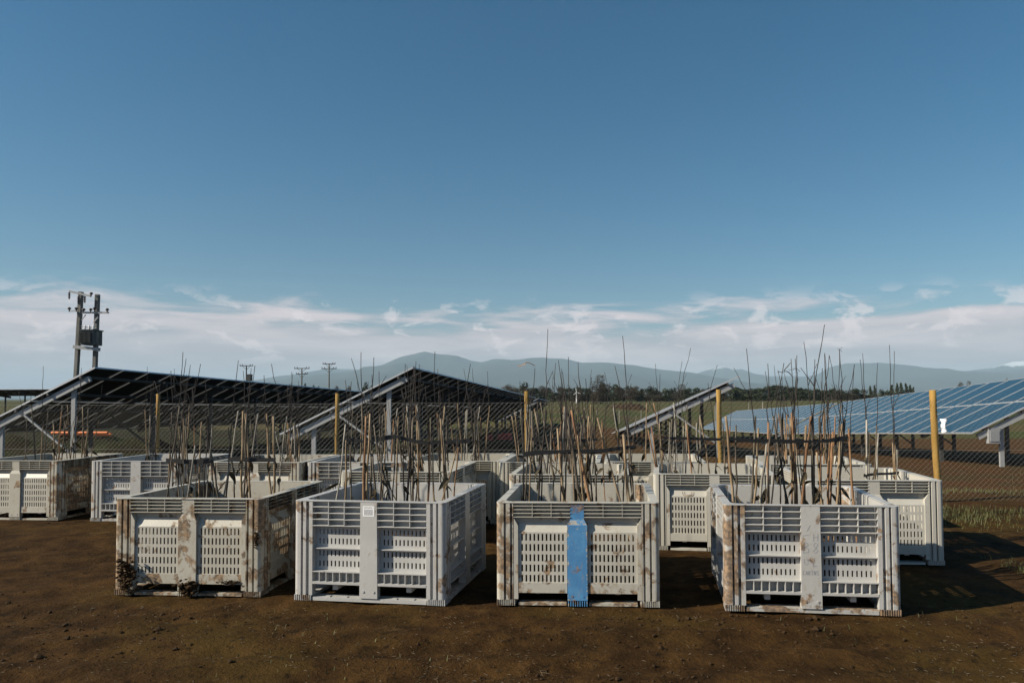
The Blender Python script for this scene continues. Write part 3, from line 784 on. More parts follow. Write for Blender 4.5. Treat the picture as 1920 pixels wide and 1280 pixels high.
def sapling(key, base, cut, tip, r0, bark, seed, nleaf=0, label=None, fork=None):
    """rootstock from base to cut, thin dark shoot from below the cut to tip (all world points)"""
    global NSAP
    NSAP += 1
    rnd = random.Random(seed)
    root = empty('sapling', base); tag(root, label or LABELS[key][0], 'sapling', LABELS[key][1])
    L_ = (cut-base).length; nseg = max(4, int(L_/.14))
    pts = wobble(base, cut, nseg, .019, seed*1.37)
    rs = [r0*(1.12-.3*i/nseg)*(1+.16*(noise.noise(Vector((seed, i*1.9, 3))))) for i in range(nseg+1)]
    b = MB(); b.tube([p-base for p in pts], rs, 6)
    b.build('stem', BARK[bark], root, True)
    if tip is not None:
        s0 = pts[-2]; n2 = max(4, int((tip-s0).length/.12))
        sp_ = wobble(s0, tip, n2, .026, seed*2.11+5)
        rr = max(.0036, r0*.46)
        b = MB(); b.tube([p-base for p in sp_], [lerp(rr, .0024, i/n2)*(1.15 if i % 2 else .95) for i in range(n2+1)], 5)
        b.build('shoot', STEM_DARK, root, True)
        if fork or rnd.random() < .5:
            k = n2//2; q0 = sp_[k]; ln = rnd.uniform(.10, .26)
            q1 = q0 + Vector((rnd.choice((-1, 1))*ln*rnd.uniform(.25, .6), rnd.uniform(-.05, .05), ln))
            b = MB(); b.tube([p-base for p in wobble(q0, q1, 4, .01, seed+.5)], [rr*.8, rr*.7, rr*.6, rr*.5, .002], 5); b.build('side_shoot', STEM_DARK, root, True)
    elif rnd.random() < .45:
        q0 = pts[int(nseg*rnd.uniform(.55, .85))]; ln = rnd.uniform(.25, .6)
        q1 = q0 + Vector((rnd.gauss(0, .12), rnd.gauss(0, .06), ln)); rr = max(.003, r0*.36)
        b = MB(); b.tube([p-base for p in wobble(q0, q1, 5, .018, seed+.9)], [rr, rr*.9, rr*.8, rr*.7, rr*.6, .0022], 5); b.build('side_shoot', STEM_DARK, root, True)
    for i in range(nleaf):
        t = rnd.uniform(.5, .74); P = base.lerp(cut, t)
        o = obj('leaf', rnd.choice(LEAVES), root, P-base)
        o.rotation_euler = (rnd.uniform(-.9, .9), rnd.uniform(.1, 1.3), rnd.uniform(0, 6.28)); sc = rnd.uniform(.7, 1.35); o.scale = (sc, sc, sc)
    return root
def label_for(key, txt): LABELS[key] = ('bare nursery sapling bundled in ' + txt, 'saplings in ' + txt)
for k_, tx in {'B1': 'the mud-stained left front bin', 'B2': 'the labelled ribbed front bin', 'B3': 'the blue-posted front bin', 'B4': 'the handwritten front bin',
    'BL1': 'the bin at the left edge', 'BL2': 'the ribbed bin beside the left edge bin', 'BM1': 'the stained bin behind the left front bin', 'BM2': 'the rusty-cornered ribbed bin',
    'BM3': 'the bin behind the labelled bin', 'BM4': 'the cream bin by the fence', 'BM5': 'the farthest bin behind the blue post', 'B3b': 'the bin just behind the blue-posted one',
    'BM7': 'the half-hidden bin by the fence', 'B6': 'the clean middle right bin', 'BM8': 'the back row bin at right', 'B5': 'the rightmost bin'}.items(): label_for(k_, tx)
for key, (c, a, r_) in BINS.items():
    o = obj('root_bundle', RM, None, (c.x, c.y, 0), a); tag(o, 'dark soil-covered roots of the saplings in ' + LABELS[key][1].replace('saplings in ', ''), 'roots', 'root bundles in the bins')
def px_sap(key, dd, xb, yb, xc, yc, xt=None, yt=None, r=.010, bark='t', nleaf=0, **kw):
    """sapling from photo pixels: where it leaves the rim, its cut top and its shoot tip; dd metres from the bin's middle"""
    c, a, rt_ = BINS[key]; Y = c.y + dd
    A = at(xb, yb, Y); B = at(xc, yc, Y); T = at(xt, yt, Y+random.uniform(-.06, .06)) if xt is not None else None
    d = (A-B).normalized(); base = A + d*((A.z-.133)/max(.3, -d.z))
    # keep the foot inside the bin
    loc = base - c; ex = Vector((math.cos(a), math.sin(a), 0)); ey = Vector((-ex.y, ex.x, 0))
    u = max(-.48, min(.48, loc.dot(ex))); w = max(-.48, min(.48, loc.dot(ey)))
    base = c + ex*u + ey*w; base.z = .132
    sapling(key, base, B, T, r, bark, NSAP*1.31+2.7, nleaf, **kw)
def zs(s, ox, oy): return lambda x, y: (ox+x/s, oy+y/s)
def batch(key, f, rows):
    for rw in rows:
        dd, xb, yb, xc, yc, xt, yt, r, bark, nl = rw[:10]
        kw = rw[10] if len(rw) > 10 else {}
        A = f(xb, yb); B = f(xc, yc); T = f(xt, yt) if xt is not None else (None, None)
        px_sap(key, dd, *A, *B, *T, r=r, bark=bark, nleaf=nl, **kw)
X = None
f8 = zs(3.556, 800, 600)
batch('B3', f8, [
 (.1,625,1215,645,660,622,410,.008,'d',1),(.0,655,1215,690,650,722,320,.007,'g',0),(-.1,682,1215,700,700,X,X,.006,'t',0),
 (.2,745,1150,800,600,808,60,.009,'d',2,dict(label='tallest whip in the blue-posted bin, left of its middle', fork=1)),
 (.2,840,1150,828,740,860,285,.006,'g',1),(-.1,905,1215,872,720,X,X,.010,'t',1),(0,920,1215,952,640,945,245,.007,'g',1),
 (-.2,1022,1205,942,640,905,340,.013,'g',2),(-.1,1088,1200,965,600,X,X,.013,'r',2),(.1,1130,1200,1105,700,1060,390,.008,'g',1),
 (.15,1108,1200,1048,600,1010,280,.008,'d',1),(-.1,1300,1200,1138,650,X,X,.008,'t',1),(-.2,1345,1200,1312,760,X,X,.013,'t',0),
 (.0,1392,1200,1342,700,1306,105,.010,'g',3,dict(label='tall whip at the right end of the blue-posted bin')),(.1,1375,1200,1330,640,1255,305,.007,'d',1),
 (.25,890,1150,905,560,880,430,.006,'d',1),(.25,1060,1150,1080,640,X,X,.007,'t',1),(.3,770,1150,745,620,X,X,.006,'d',2),(.1,1010,1200,1035,700,X,X,.006,'g',1)])
f7 = zs(4.0, 400, 640)
batch('B2', f7, [
 (-.2,878,1190,992,620,X,X,.007,'p',1),(-.1,990,1190,998,740,1035,300,.009,'t',1),(.0,1035,1190,1028,760,990,290,.007,'g',2),
 (-.2,1122,1195,1146,560,X,X,.011,'r',1),(-.15,1150,1195,1176,540,1204,120,.010,'t',1),(.0,1138,1195,1112,480,1108,80,.007,'g',0),
 (.1,1190,1195,1180,640,1190,250,.009,'g',1),(.0,1220,1195,1192,820,X,X,.010,'g',2),
 (-.1,1325,1195,1210,680,1035,125,.008,'g',3,dict(label='long cane leaning far left out of the labelled bin')),
 (.15,1345,1195,1362,880,X,X,.006,'d',1),(.1,1370,1195,1388,560,X,X,.007,'t',0),
 (-.05,1458,1200,1482,540,1520,150,.009,'d',1),(.05,1492,1200,1496,540,1486,260,.010,'g',2),(.1,1540,1200,1530,600,X,X,.007,'t',1),
 (.0,1612,1205,1618,620,1590,330,.009,'r',1),(.1,1660,1205,1640,740,1662,75,.008,'t',1,dict(label='tall whip against the mountain peak in the labelled bin')),
 (-.1,1738,1210,1706,580,1690,370,.009,'t',2),(-.1,1757,1210,1722,700,X,X,.008,'g',2),(.2,1430,1150,1420,620,1440,170,.006,'d',1),(.2,1270,1150,1300,520,X,X,.006,'t',1)])
f1 = zs(4.0, 180, 840)
ids = lambda x, y: (x, y)
batch('B1', ids, [
 (-.2,296,930,337,760,343,660,.008,'g',1),(-.1,315,930,318,850,349,672,.007,'t',0),(0,318,930,342,770,357,684,.007,'d',2),
 (-.2,352,930,366,835,402,790,.008,'p',1),(-.1,356,930,348,800,376,682,.008,'g',1),(0,372,930,378,790,X,X,.008,'t',1),(.1,382,930,392,770,385,710,.006,'d',1),
 (.05,388,930,398,795,X,X,.007,'p',1),(.1,402,930,388,780,X,X,.007,'g',2),(-.15,411,930,396,850,X,X,.010,'g',2),
 (-.1,421,930,447,770,X,X,.008,'p',1),(.0,424,930,434,800,447,675,.007,'d',1),(-.2,452,930,456,770,X,X,.011,'t',1),(-.1,457,930,463,775,471,690,.009,'g',1),
 (.0,461,930,484,775,X,X,.008,'p',1),(.05,466,930,456,790,478,685,.008,'r',1),(-.1,471,930,460,775,456,695,.009,'t',2),
 (-.1,507,930,500,775,495,703,.010,'t',2),(-.15,514,930,513,780,X,X,.011,'t',2),(.1,520,928,538,780,509,682,.007,'p',1),(.1,440,928,428,800,X,X,.006,'d',1)])
fr = zs(3.556, 1200, 600)
batch('B4', fr, [
 (-.2,622,1230,572,640,X,X,.012,'t',1),(-.1,636,1230,640,700,X,X,.008,'g',1),(.0,745,1230,770,640,710,190,.009,'g',1,dict(label='tall whip left of the middle in the handwritten bin')),
 (-.1,765,1230,790,720,X,X,.009,'t',1),(-.2,802,1230,846,800,X,X,.011,'p',2),(-.15,848,1230,856,680,852,290,.011,'r',1),
 (.1,878,1230,920,650,835,340,.007,'d',2),(-.1,982,1230,888,640,X,X,.010,'g',3),(0,935,1200,950,620,935,490,.006,'d',1),
 (-.1,1080,1230,1140,640,1230,30,.012,'r',1,dict(label='tallest whip of all, in the handwritten bin right of its post')),(-.05,1098,1230,1108,700,X,X,.012,'t',1),
 (.0,1150,1230,1146,640,1166,260,.011,'g',1),(.05,1165,1230,1152,620,1092,145,.008,'d',1),(-.1,1215,1230,1178,880,X,X,.009,'t',2),
 (.0,1212,1230,1195,640,1262,235,.009,'g',1),(-.05,1255,1230,1262,760,1230,225,.011,'r',1),(.0,1270,1230,1285,740,X,X,.009,'r',2),
 (-.1,1312,1230,1345,690,X,X,.010,'t',1),(.1,1322,1230,1366,660,1330,195,.010,'g',2),(.15,1340,1200,1330,700,1430,300,.008,'d',1),
 (-.2,1428,1230,1390,720,X,X,.010,'r',1),(.1,1010,1200,1030,640,1046,235,.008,'r',1),(.15,1030,1200,1000,650,1050,340,.008,'t',1),(.0,1045,1230,1012,620,X,X,.012,'r',0)])
# leaf tufts left on the tips of a few shoots
fb = zs(4.74, 1540, 640)
batch('B5', fb, [(.0,405,1230,403,695,367,105,.011,'p',1),(.05,430,1230,425,800,345,160,.006,'g',1),(-.05,485,1230,508,810,X,X,.010,'p',1),(.0,480,1225,492,750,500,190,.010,'g',1),
 (.0,660,1230,652,920,605,30,.011,'t',1),(.05,640,1230,634,900,648,85,.008,'t',1),(-.05,672,1230,672,960,X,X,.007,'p',1),(.2,265,1220,240,760,292,200,.009,'g',2),(.1,130,1230,180,730,160,65,.010,'t',2),(.2,75,1200,100,800,30,100,.009,'r',1),(.3,160,1200,205,690,70,120,.010,'g',2)])
f6 = zs(8.0, 1140, 830)
batch('B6', f6, [(0,770,460,740,-420,780,-1030,.007,'g',1),(.1,800,460,770,-300,X,X,.008,'t',1),(-.1,880,460,930,-300,X,X,.008,'p',1),(0,930,460,960,-360,1240,-1420,.008,'g',1),(.1,860,460,1010,-420,X,X,.006,'p',0),
 (-.1,1250,460,1180,-280,X,X,.009,'r',1),(0,1350,460,1330,-300,1400,-700,.010,'p',2),(.05,1390,460,1380,-420,1640,-1170,.009,'p',2),(-.05,1540,460,1380,-380,X,X,.010,'t',1),(.0,1620,460,1590,-340,1500,-900,.008,'g',2),
 (.2,590,300,600,-200,X,X,.008,'r',0),(.2,690,300,650,-240,X,X,.009,'r',0),(.2,1120,330,1130,-260,X,X,.007,'p',0),(.2,1165,330,1170,-300,1080,-800,.008,'p',0),(.2,1000,300,1040,-350,1000,-700,.006,'d',1),(.1,1760,440,1720,-300,X,X,.009,'t',1),(.1,1800,440,1830,-250,1850,-600,.008,'r',1)])
def fill(key, n, hts, spread=.42, tipp=.5, r=(.006, .010), seed=0, tops=(1.25, 1.5), tips=(1.6, 2.0)):
    """clumps of saplings leaning together in the bins farther back"""
    rnd = random.Random(seed+sum(map(ord, key))); c, a, rt_ = BINS[key]
    ex = Vector((math.cos(a), math.sin(a), 0)); ey = Vector((-ex.y, ex.x, 0)); k = 0
    clumps = [(rnd.uniform(-spread, spread), rnd.uniform(-.3, .3), rnd.uniform(-.16, .16)) for _ in range(hts)]
    while k < n:
        u, w, ln = clumps[k % hts]
        base = c + ex*max(-.5, min(.5, u+rnd.gauss(0, .06))) + ey*(w+rnd.gauss(0, .06)); base.z = .132
        zt = rnd.uniform(*tops)
        cut = base + ex*(ln+rnd.gauss(0, .07)) + ey*rnd.gauss(0, .05); cut.z = zt
        tip = None
        if rnd.random() < tipp:
            tip = cut + ex*(ln*.4+rnd.gauss(0, .07)) + ey*rnd.gauss(0, .05); tip.z = rnd.uniform(*tips)
        sapling(key, base, cut, tip, rnd.uniform(*r), rnd.choice('ttggprgd'), NSAP*1.31+2.7, rnd.choice((0, 1, 1, 2)))
        k += 1
fill('BL1', 20, 7, .5, .5, tops=(1.15, 1.5), tips=(1.65, 2.05)); fill('BL2', 13, 6, .45, .6, tops=(1.1, 1.5), tips=(1.7, 2.0)); fill('BM1', 15, 5, tipp=.45, tops=(1.1, 1.45), tips=(1.6, 1.95))
fill('BM2', 12, 5, tipp=.5, tips=(1.6, 1.95)); fill('BM3', 18, 7, tipp=.45, tips=(1.6, 1.95)); fill('BM4', 14, 6, tipp=.6, tips=(1.6, 2.0))
fill('B2', 6, 3, .4, 1.0, r=(.004, .007), seed=3, tops=(1.1, 1.35), tips=(1.6, 1.85)); fill('B3', 8, 4, .4, .9, r=(.004, .007), seed=5, tops=(1.1, 1.4), tips=(1.55, 1.85)); fill('B4', 7, 3, .4, .9, r=(.004, .007), seed=8, tops=(1.1, 1.4), tips=(1.6, 1.95)); fill('B1', 4, 2, .35, .9, r=(.004, .007), seed=2, tops=(1.1, 1.35), tips=(1.6, 1.85))
fill('BM5', 20, 8, tipp=.35, tips=(1.6, 1.95)); fill('B3b', 24, 8, tipp=.4, tips=(1.55, 1.9)); fill('BM7', 10, 4, tipp=.4); fill('BM8', 16, 6, tipp=.5, tips=(1.6, 2.05))

# black rubber straps round the bundles
def strap(key, pts, label, half=.10, hh=.020, dd=0):
    c, a, rt_ = BINS[key]; Y = c.y+dd
    P = [at(u, v, Y-half) for u, v in pts]; Q = [at(u, v, Y+half) for u, v in reversed(pts)]
    loop = P + Q; n = len(loop); sub = []
    for i in range(n):
        A, B = loop[i], loop[(i+1) % n]
        for t in (0, .25, .5, .75): 
            v = A.lerp(B, t); v.z += .02*noise.noise(v*4); sub.append(v)
    o0 = sub[0].copy(); n = len(sub); ctr = sum(sub, Vector())/n; vs = []
    for v in sub:
        d = (v-ctr); d.z = 0; d = d.normalized()*.004; w = hh*.75*(1+.7*noise.noise(v*6))
        vs += [v-o0-Vector((0,0,w)), v-o0+Vector((0,0,w)), v-o0+Vector((0,0,w))+d, v-o0-Vector((0,0,w))+d]
    fs = []
    for i in range(n):
        j = (i+1) % n
        for k in range(4): fs.append((i*4+k, i*4+(k+1) % 4, j*4+(k+1) % 4, j*4+k))
    b = MB(); b.add(vs, fs); o = b.build('rubber_strap', BLACK); o.location = o0
    tag(o, label, 'strap', 'black straps tied round sapling bundles')
strap('B3', [(982,852),(1040,848),(1100,846),(1150,841),(1192,838)], 'long black strap round the saplings of the blue-posted bin', dd=-.1)
strap('B1', [(312,862),(355,866),(398,863)], 'black strap round the left bundle in the mud-stained front bin', .07, dd=-.1)
strap('B1', [(428,860),(470,860),(516,862)], 'black strap round the right bundle in the mud-stained front bin', .07, .022, dd=-.1)
strap('B2', [(642,822),(690,828),(740,818),(800,830),(880,826)], 'sagging black strap across the labelled bin\'s saplings', .1, .017)
strap('B4', [(1366,824),(1420,826),(1480,829),(1545,828),(1588,823)], 'long black strap round the saplings of the handwritten bin', .11, .018, dd=-.1)
strap('B6', [(1242,820),(1290,823),(1352,824)], 'black strap round the clean middle right bin\'s saplings', .08, .015)
strap('B5', [(1620,892),(1650,888),(1685,884)], 'short low black strap in the rightmost bin', .05, .012)
strap('B3b', [(990,822),(1050,826),(1120,824)], 'black strap round saplings behind the blue-posted bin', .1, .018)
strap('BM4', [(790,832),(840,824),(905,828)], 'black strap round the cream bin\'s saplings', .08, .014)
def tip_leaf(u, v, Y, mt, rot, label, sc=1.0, n=2):
    rnd = random.Random(int(u)); P = at(u, v, Y)
    b = MB()
    for i in range(n):
        me = LEAVES[i % 6]; a = rot+i*2.4
        M_ = Matrix.Rotation(a, 4, 'Y') @ Matrix.Scale(sc, 4)
        b.add([M_ @ v_.co for v_ in me.vertices], [tuple(p.vertices) for p in me.polygons])
    o = b.build('dry_leaf', mt); o.location = P; tag(o, label, 'leaf', 'dry leaves left on shoot tips')
tip_leaf(984, 681, BINS['B3'][0].y, LEAF_OR, -.1, 'orange dry leaf hanging on a shoot tip against the mountain', .75, 2)
tip_leaf(1471, 696, BINS['B4'][0].y, LEAF, .3, 'dark leaf pair on a shoot of the handwritten bin, lower one', .7, 3)
tip_leaf(1488, 691, BINS['B4'][0].y, LEAF, .1, 'dark leaf on a shoot of the handwritten bin, upper one', .5, 2)
tip_leaf(1574, 655, BINS['B5'][0].y, LEAF, .6, 'small dark leaf tuft on the topmost tip right of the handwritten bin', .3, 3)

# every sapling named by its place among the others of its bin
ORD = ['first','second','third','fourth','fifth','sixth','seventh','eighth','ninth','tenth','eleventh','twelfth','thirteenth','fourteenth','fifteenth','sixteenth','seventeenth','eighteenth','nineteenth','twentieth','twenty-first','twenty-second','twenty-third','twenty-fourth','twenty-fifth','twenty-sixth','twenty-seventh','twenty-eighth','twenty-ninth','thirtieth','thirty-first','thirty-second']
bygroup = {}
for o in list(bpy.data.objects):
    if o.name.startswith('sapling') and o.parent is None: bygroup.setdefault(o['group'], []).append(o)
barkname = {STEM_TAN.name: 'tan', STEM_RED.name: 'reddish', STEM_GREY.name: 'grey-brown', STEM_PALE.name: 'pale', STEM_DARK.name: 'dark'}
for gname, lst in bygroup.items():
    def rimx(o):
        me = [c_ for c_ in o.children if c_.name.startswith('stem')][0].data; return px_of(Vector(o.location)+me.vertices[len(me.vertices)*6//10].co)[0]
    lst.sort(key=rimx)
    for i, o in enumerate(lst):
        if not o['label'].startswith('bare nursery'): continue
        kids = [c_.name.split('.')[0] for c_ in o.children]
        form = 'cut-off stick' if 'shoot' not in kids else 'sapling whip'
        o['label'] = '%s %s, %s from left in %s' % (barkname[[c_ for c_ in o.children if c_.name.startswith('stem')][0].data.materials[0].name], form, ORD[i], gname.replace('saplings in ', ''))

# ------------------------------------------------------------------ power poles
def at_obj(mb, name, mt, parent, o0, smooth=False):
    mb.v = [tuple(Vector(p)-o0) for p in mb.v]; return mb.build(name, mt, parent, smooth)
Y = 60.0
base = at(145, 760, Y); base.z = terrain(base.x, base.y)
hp = empty('power_pole', base); tag(hp, 'tall twin power pole carrying a transformer at the far left', 'power pole')
for (ub, vb), (ut, vt) in (((142, 720), (152, 547)), ((177, 720), (183, 552))):
    top = at(ut, vt, Y); bt = at(ub, vb, Y); d = (bt-top); bt = top + d*((top.z-base.z+.3)/-d.z)
    b = MB(); b.beam(bt, top, .34, .26); 
    at_obj(b, 'pole', POLE_WOOD, hp, base)
def pp(u, v, dy=0): return at(u, v, Y+dy)
def arm(p, q, w, h, nm='crossarm', mt=GALV): b = MB(); b.beam(p, q, w, h); return at_obj(b, nm, mt, hp, base)
arm(pp(130, 546, -.5), pp(170, 555, -.5), .14, .16); arm(pp(154, 586, -.3), pp(204, 586, -.3), .10, .14); arm(pp(129, 583, .8), pp(150, 583, .8), .06, .08)
arm(pp(139, 650, -.3), pp(186, 655, -.3), .35, .28, 'platform_beam'); arm(pp(139, 650, .5), pp(186, 655, .5), .30, .26, 'platform_beam')
arm(pp(176, 604, -.2), pp(184, 594, -.2), .06, .09, 'brace'); arm(pp(153, 600, -.2), pp(161, 590, -.2), .05, .05, 'brace'); arm(pp(147, 566, -.3), pp(150, 552, -.3), .05, .05, 'brace')
for u, v, hang in ((130, 548, 1), (159, 555, 1), (147, 556, 1), (171, 550, 0), (130, 578, 0), (143, 578, 0), (157, 580, 0), (170, 580, 0), (177, 578, 0), (201, 580, 0)):
    P = pp(u, v, -.4); b = MB()
    if hang: b.tube([P-Vector((0,0,i*.07)) for i in range(9)], [.03, .11, .03, .11, .03, .11, .03, .09, .03], 8)
    else: b.tube([P-Vector((0,0,.28)), P-Vector((0,0,.12)), P-Vector((0,0,.02)), P+Vector((0,0,.06)), P+Vector((0,0,.10))], [.03, .05, .15, .12, .03], 8)
    at_obj(b, 'insulator', PORC, hp, base)
P0 = pp(154, 650, -.3); P1 = pp(179, 620, -.3)
tr = MB(); tr.box(P0.x+.04, P1.x-.02, Y-.65, Y+.65, P0.z+.14, P1.z); tro = at_obj(tr, 'transformer', DARKMET, hp, base)
for i in range(9):
    x = P0.x+.10+i*.105; b = MB(); b.box(x, x+.03, Y-.82, Y-.652, P0.z+.3, P1.z-.15); at_obj(b, 'cooling_fin', DARKMET, tro, base)
b = MB(); b.box(P0.x-.02, P1.x+.04, Y-.72, Y+.72, P1.z+.002, P1.z+.10); at_obj(b, 'lid', DARKMET, tro, base)
for i in range(3):
    P = Vector((P0.x+.2+i*.36, Y-.3, P1.z+.10)); b = MB(); b.tube([P+Vector((0,0,j*.08)) for j in range(6)], [.05, .10, .05, .10, .05, .03], 8); at_obj(b, 'bushing', WHITEP, tro, base)
b = MB(); b.beam(pp(153, 612, -.3), pp(181, 615, -.3), .08, .1); at_obj(b, 'bushing_rail', GALV, tro, base)
def far_pole(u, vtop, Yp, arms, label, trafo=False):
    top = at(u, vtop, Yp); g = terrain(top.x, top.y); base = Vector((top.x, top.y, g))
    r = empty('power_pole', base); tag(r, label, 'power pole', 'power poles in the distance')
    b = MB(); b.tube([(0,0,-.2), (0,0,top.z-g)], [.17, .11], 8); b.build('pole', POLE_WOOD, r)
    for dz, w in arms:
        z = top.z-g-dz; b = MB(); b.beam((-w/2, 0, z), (w/2, 0, z), .12, .14); b.build('crossarm', DARKMET, r)
        for s_ in (-1, 1):
            b = MB(); b.beam((s_*w*.28, 0, z-.05), (0, 0, z-.75), .05, .05); b.build('brace', DARKMET, r)
            for f_ in (.95, .6):
                x = s_*w/2*f_; b = MB(); b.tube([(x,0,z+.07), (x,0,z+.16), (x,0,z+.28)], [.03, .08, .04], 6); b.build('insulator', PORC, r)
    if trafo:
        b = MB(); z = top.z-g; b.box(.15, .95, -.4, .4, z-2.8, z-1.7); b.box(.1, 1.0, -.45, .45, z-1.698, z-1.6); b.build('transformer', DARKMET, r)
far_pole(462, 685, 130, ((.05, 2.4),), 'distant pole with one crossarm and a small transformer', True)
far_pole(566, 690, 130, ((.05, 2.75), (1.05, 2.1)), 'distant pole with two dark crossarms left of the mountain')
far_pole(617, 681, 130, ((.1, 2.3), (.95, 2.7)), 'distant pole with two crossarms in front of the far ridge')

# ------------------------------------------------------------------ far trees
def crown_mesh(seed, kind):
    rnd = random.Random(seed); b = MB()
    blobs = []
    if kind == 'conifer':
        for i in range(9):
            z = .16+.80*i/8; blobs.append((rnd.uniform(-.04,.04), rnd.uniform(-.04,.04), z, .25*(1.05-z)+.03, .08))
    else:
        for i in range(rnd.randint(9, 12)):
            a = rnd.uniform(0, 6.28); q = rnd.uniform(.03, .26); blobs.append((q*math.cos(a), q*math.sin(a), rnd.uniform(.14, .82), rnd.uniform(.13, .25), rnd.uniform(.11, .18)))
        blobs.append((0, 0, .84, .16, .15))
    nf = {'conifer': 60, 'evergreen': 80, 'bare': 190}[kind]
    for bx, by, bz, br, bh in blobs:
        for _ in range(nf):
            d = Vector((rnd.gauss(0,1), rnd.gauss(0,1), rnd.gauss(0,1))).normalized()*rnd.uniform(.35, 1.0)**.6
            p = Vector((bx+d.x*br, by+d.y*br, bz+d.z*bh))
            e = Vector((rnd.gauss(0,1), rnd.gauss(0,1), rnd.gauss(0,.7))).normalized(); f_ = e.cross(Vector((rnd.gauss(0,1), rnd.gauss(0,1), rnd.gauss(0,1)))).normalized()
            if kind == 'bare': s1, s2 = rnd.uniform(.03, .075), rnd.uniform(.002, .005)
            else: s1, s2 = rnd.uniform(.018, .045), rnd.uniform(.014, .034)
            b.add([p-e*s1-f_*s2, p+e*s1-f_*s2*.6, p+e*s1*.8+f_*s2, p-e*s1*.7+f_*s2], [(0,1,2,3)])
    return b.mesh('crown', BARETREE if kind == 'bare' else FOREST)
def trunk_mesh(seed):
    rnd = random.Random(seed); b = MB(); b.tube([(0,0,-.02), (.006,0,.25), (0,.006,.5), (0,0,.75)], [.030, .022, .016, .006], 6)
    for i in range(6):
        a = rnd.uniform(0, 6.28); z = rnd.uniform(.25, .6); q = rnd.uniform(.12, .24)
        b.tube([(0,0,z), (q*.5*math.cos(a), q*.5*math.sin(a), z+.08), (q*math.cos(a), q*math.sin(a), z+.2)], [.012, .008, .003], 5)
    return b.mesh('trunk', TRUNK)
CROWN = {k: [crown_mesh(s_*7+i, k) for s_ in range(5)] for i, k in enumerate(('evergreen', 'conifer', 'bare'))}
TRUNKS = [trunk_mesh(s_) for s_ in range(4)]
def tree(u, vtop, Yt, kind, wd, label, group, seed):
    rnd = random.Random(seed); P = at(u, vtop, Yt); g = terrain(P.x, P.y); hgt = P.z-g
    r = empty('tree' if kind != 'conifer' else 'pine_tree', (P.x, P.y, g)); tag(r, label, 'tree', group)
    w = wd*Yt/FPX/.72
    for me, nm in ((rnd.choice(CROWN[kind]), 'crown'), (rnd.choice(TRUNKS), 'trunk')):
        o = obj(nm, me, r, (0,0,0), rnd.uniform(0, 6.28)); o.scale = (w, w, hgt*1.0)
    return r
rnd = random.Random(21)
tops = [(925,738),(940,728),(952,719),(966,727),(985,716),(1000,725),(1015,722),(1032,727),(1050,723),(1068,727),(1080,725),(1095,727),(1108,726),(1140,729),(1152,719),(1166,731),(1180,723),(1192,724),(1205,730),(1218,724),(1232,731),(1245,728),(1262,727),(1280,720),(1292,727),(1306,726),(1320,728),(1336,724),(1352,725),(1368,722),(1382,724),(1396,729),(1410,728),(1424,726),(1440,723),(1455,721),(1470,723),(1486,725),(1500,726),(1515,729),(1530,729),(1545,730),(1560,727),(1576,729),(1592,730)]
ordn = lambda i: ORD[i] if i < len(ORD) else ORD[i-20].join(('', ''))
for i, (u, v) in enumerate(tops):
    dense = 1368 <= u <= 1550
    k = 'bare' if rnd.random() < .28 and not dense else ('conifer' if rnd.random() < .22 and not dense else 'evergreen')
    where = 'left of the big round tree' if u < 1110 else ('right of the big round tree' if u < 1360 else 'in the dense dark wood')
    word = {'bare': 'leafless brown', 'conifer': 'pointed dark', 'evergreen': 'bushy dark'}[k]
    tree(u+rnd.uniform(-2,2), v+rnd.uniform(-1,1), rnd.uniform(235, 285), k, rnd.uniform(24, 36) if not dense else rnd.uniform(34, 44), '%s far tree %s' % (word, where), 'trees along the far edge of the field', i)
    if True:
        tree(u+rnd.uniform(3,9), v+rnd.uniform(5,10), rnd.uniform(225, 240), 'evergreen' if dense or i % 2 else 'bare', 34, 'low shrubby far tree %s' % where, 'trees along the far edge of the field', 200+i)
tree(1125, 701, 190, 'bare', 46, 'big round leafless tree standing above the far tree line', None, 77)
tree(1130, 716, 192, 'evergreen', 28, 'dark ivy-clad tree inside the big round tree', None, 78)
for i, (u, v, k, w) in enumerate([(1604,727,'evergreen',22),(1618,729,'evergreen',22),(1632,724,'conifer',18),(1640,723,'conifer',16),(1652,729,'evergreen',20),(1664,731,'evergreen',22),(1672,722,'conifer',20),(1682,719,'conifer',20),(1690,718,'conifer',20),(1699,719,'conifer',20),(1706,722,'conifer',18),(1712,726,'conifer',16)]):
    tree(u, v, 230+i*2, k, w, '%s tree in the clump of pines above the blue panels' % ('pointed' if k == 'conifer' else 'rounded'), 'pine clump at right', 300+i)
for i, (u, v, w) in enumerate([(1801,716,16),(1816,713,18),(1888,708,10)]):
    tree(u, v, 200, 'bare', w, ['small brown tree peeping over the blue panels, left of a pair', 'small brown tree peeping over the blue panels, right of a pair', 'tiny bare tree over the blue panels near the right edge'][i], None, 330+i)
for i, (u, v, k, w) in enumerate([(520,728,'bare',12),(532,729,'bare',10),(572,718,'evergreen',12),(588,721,'evergreen',12),(597,722,'bare',10),(632,722,'bare',14),(655,722,'bare',14),(686,716,'evergreen',18),(697,722,'evergreen',14)]):
    tree(u, v, 220, k, w, 'small %s tree over the left solar tables, near the %s' % ('bare' if k == 'bare' else 'dark', 'distant poles' if u < 640 else 'leaning cane'), 'small trees beyond the left tables', 350+i)

same = {}
for o in list(bpy.data.objects):
    if o.parent is None and o.name.split('.')[0] in ('tree', 'pine_tree', 'field_stake'): same.setdefault(o.get('label'), []).append(o)
for lb_, lst in same.items():
    if len(lst) > 1:
        lst.sort(key=lambda o: px_of(Vector(o.location))[0])
        for i, o in enumerate(lst): o['label'] = lb_ + ', ' + ORD[min(i, 23)] + ' from left'
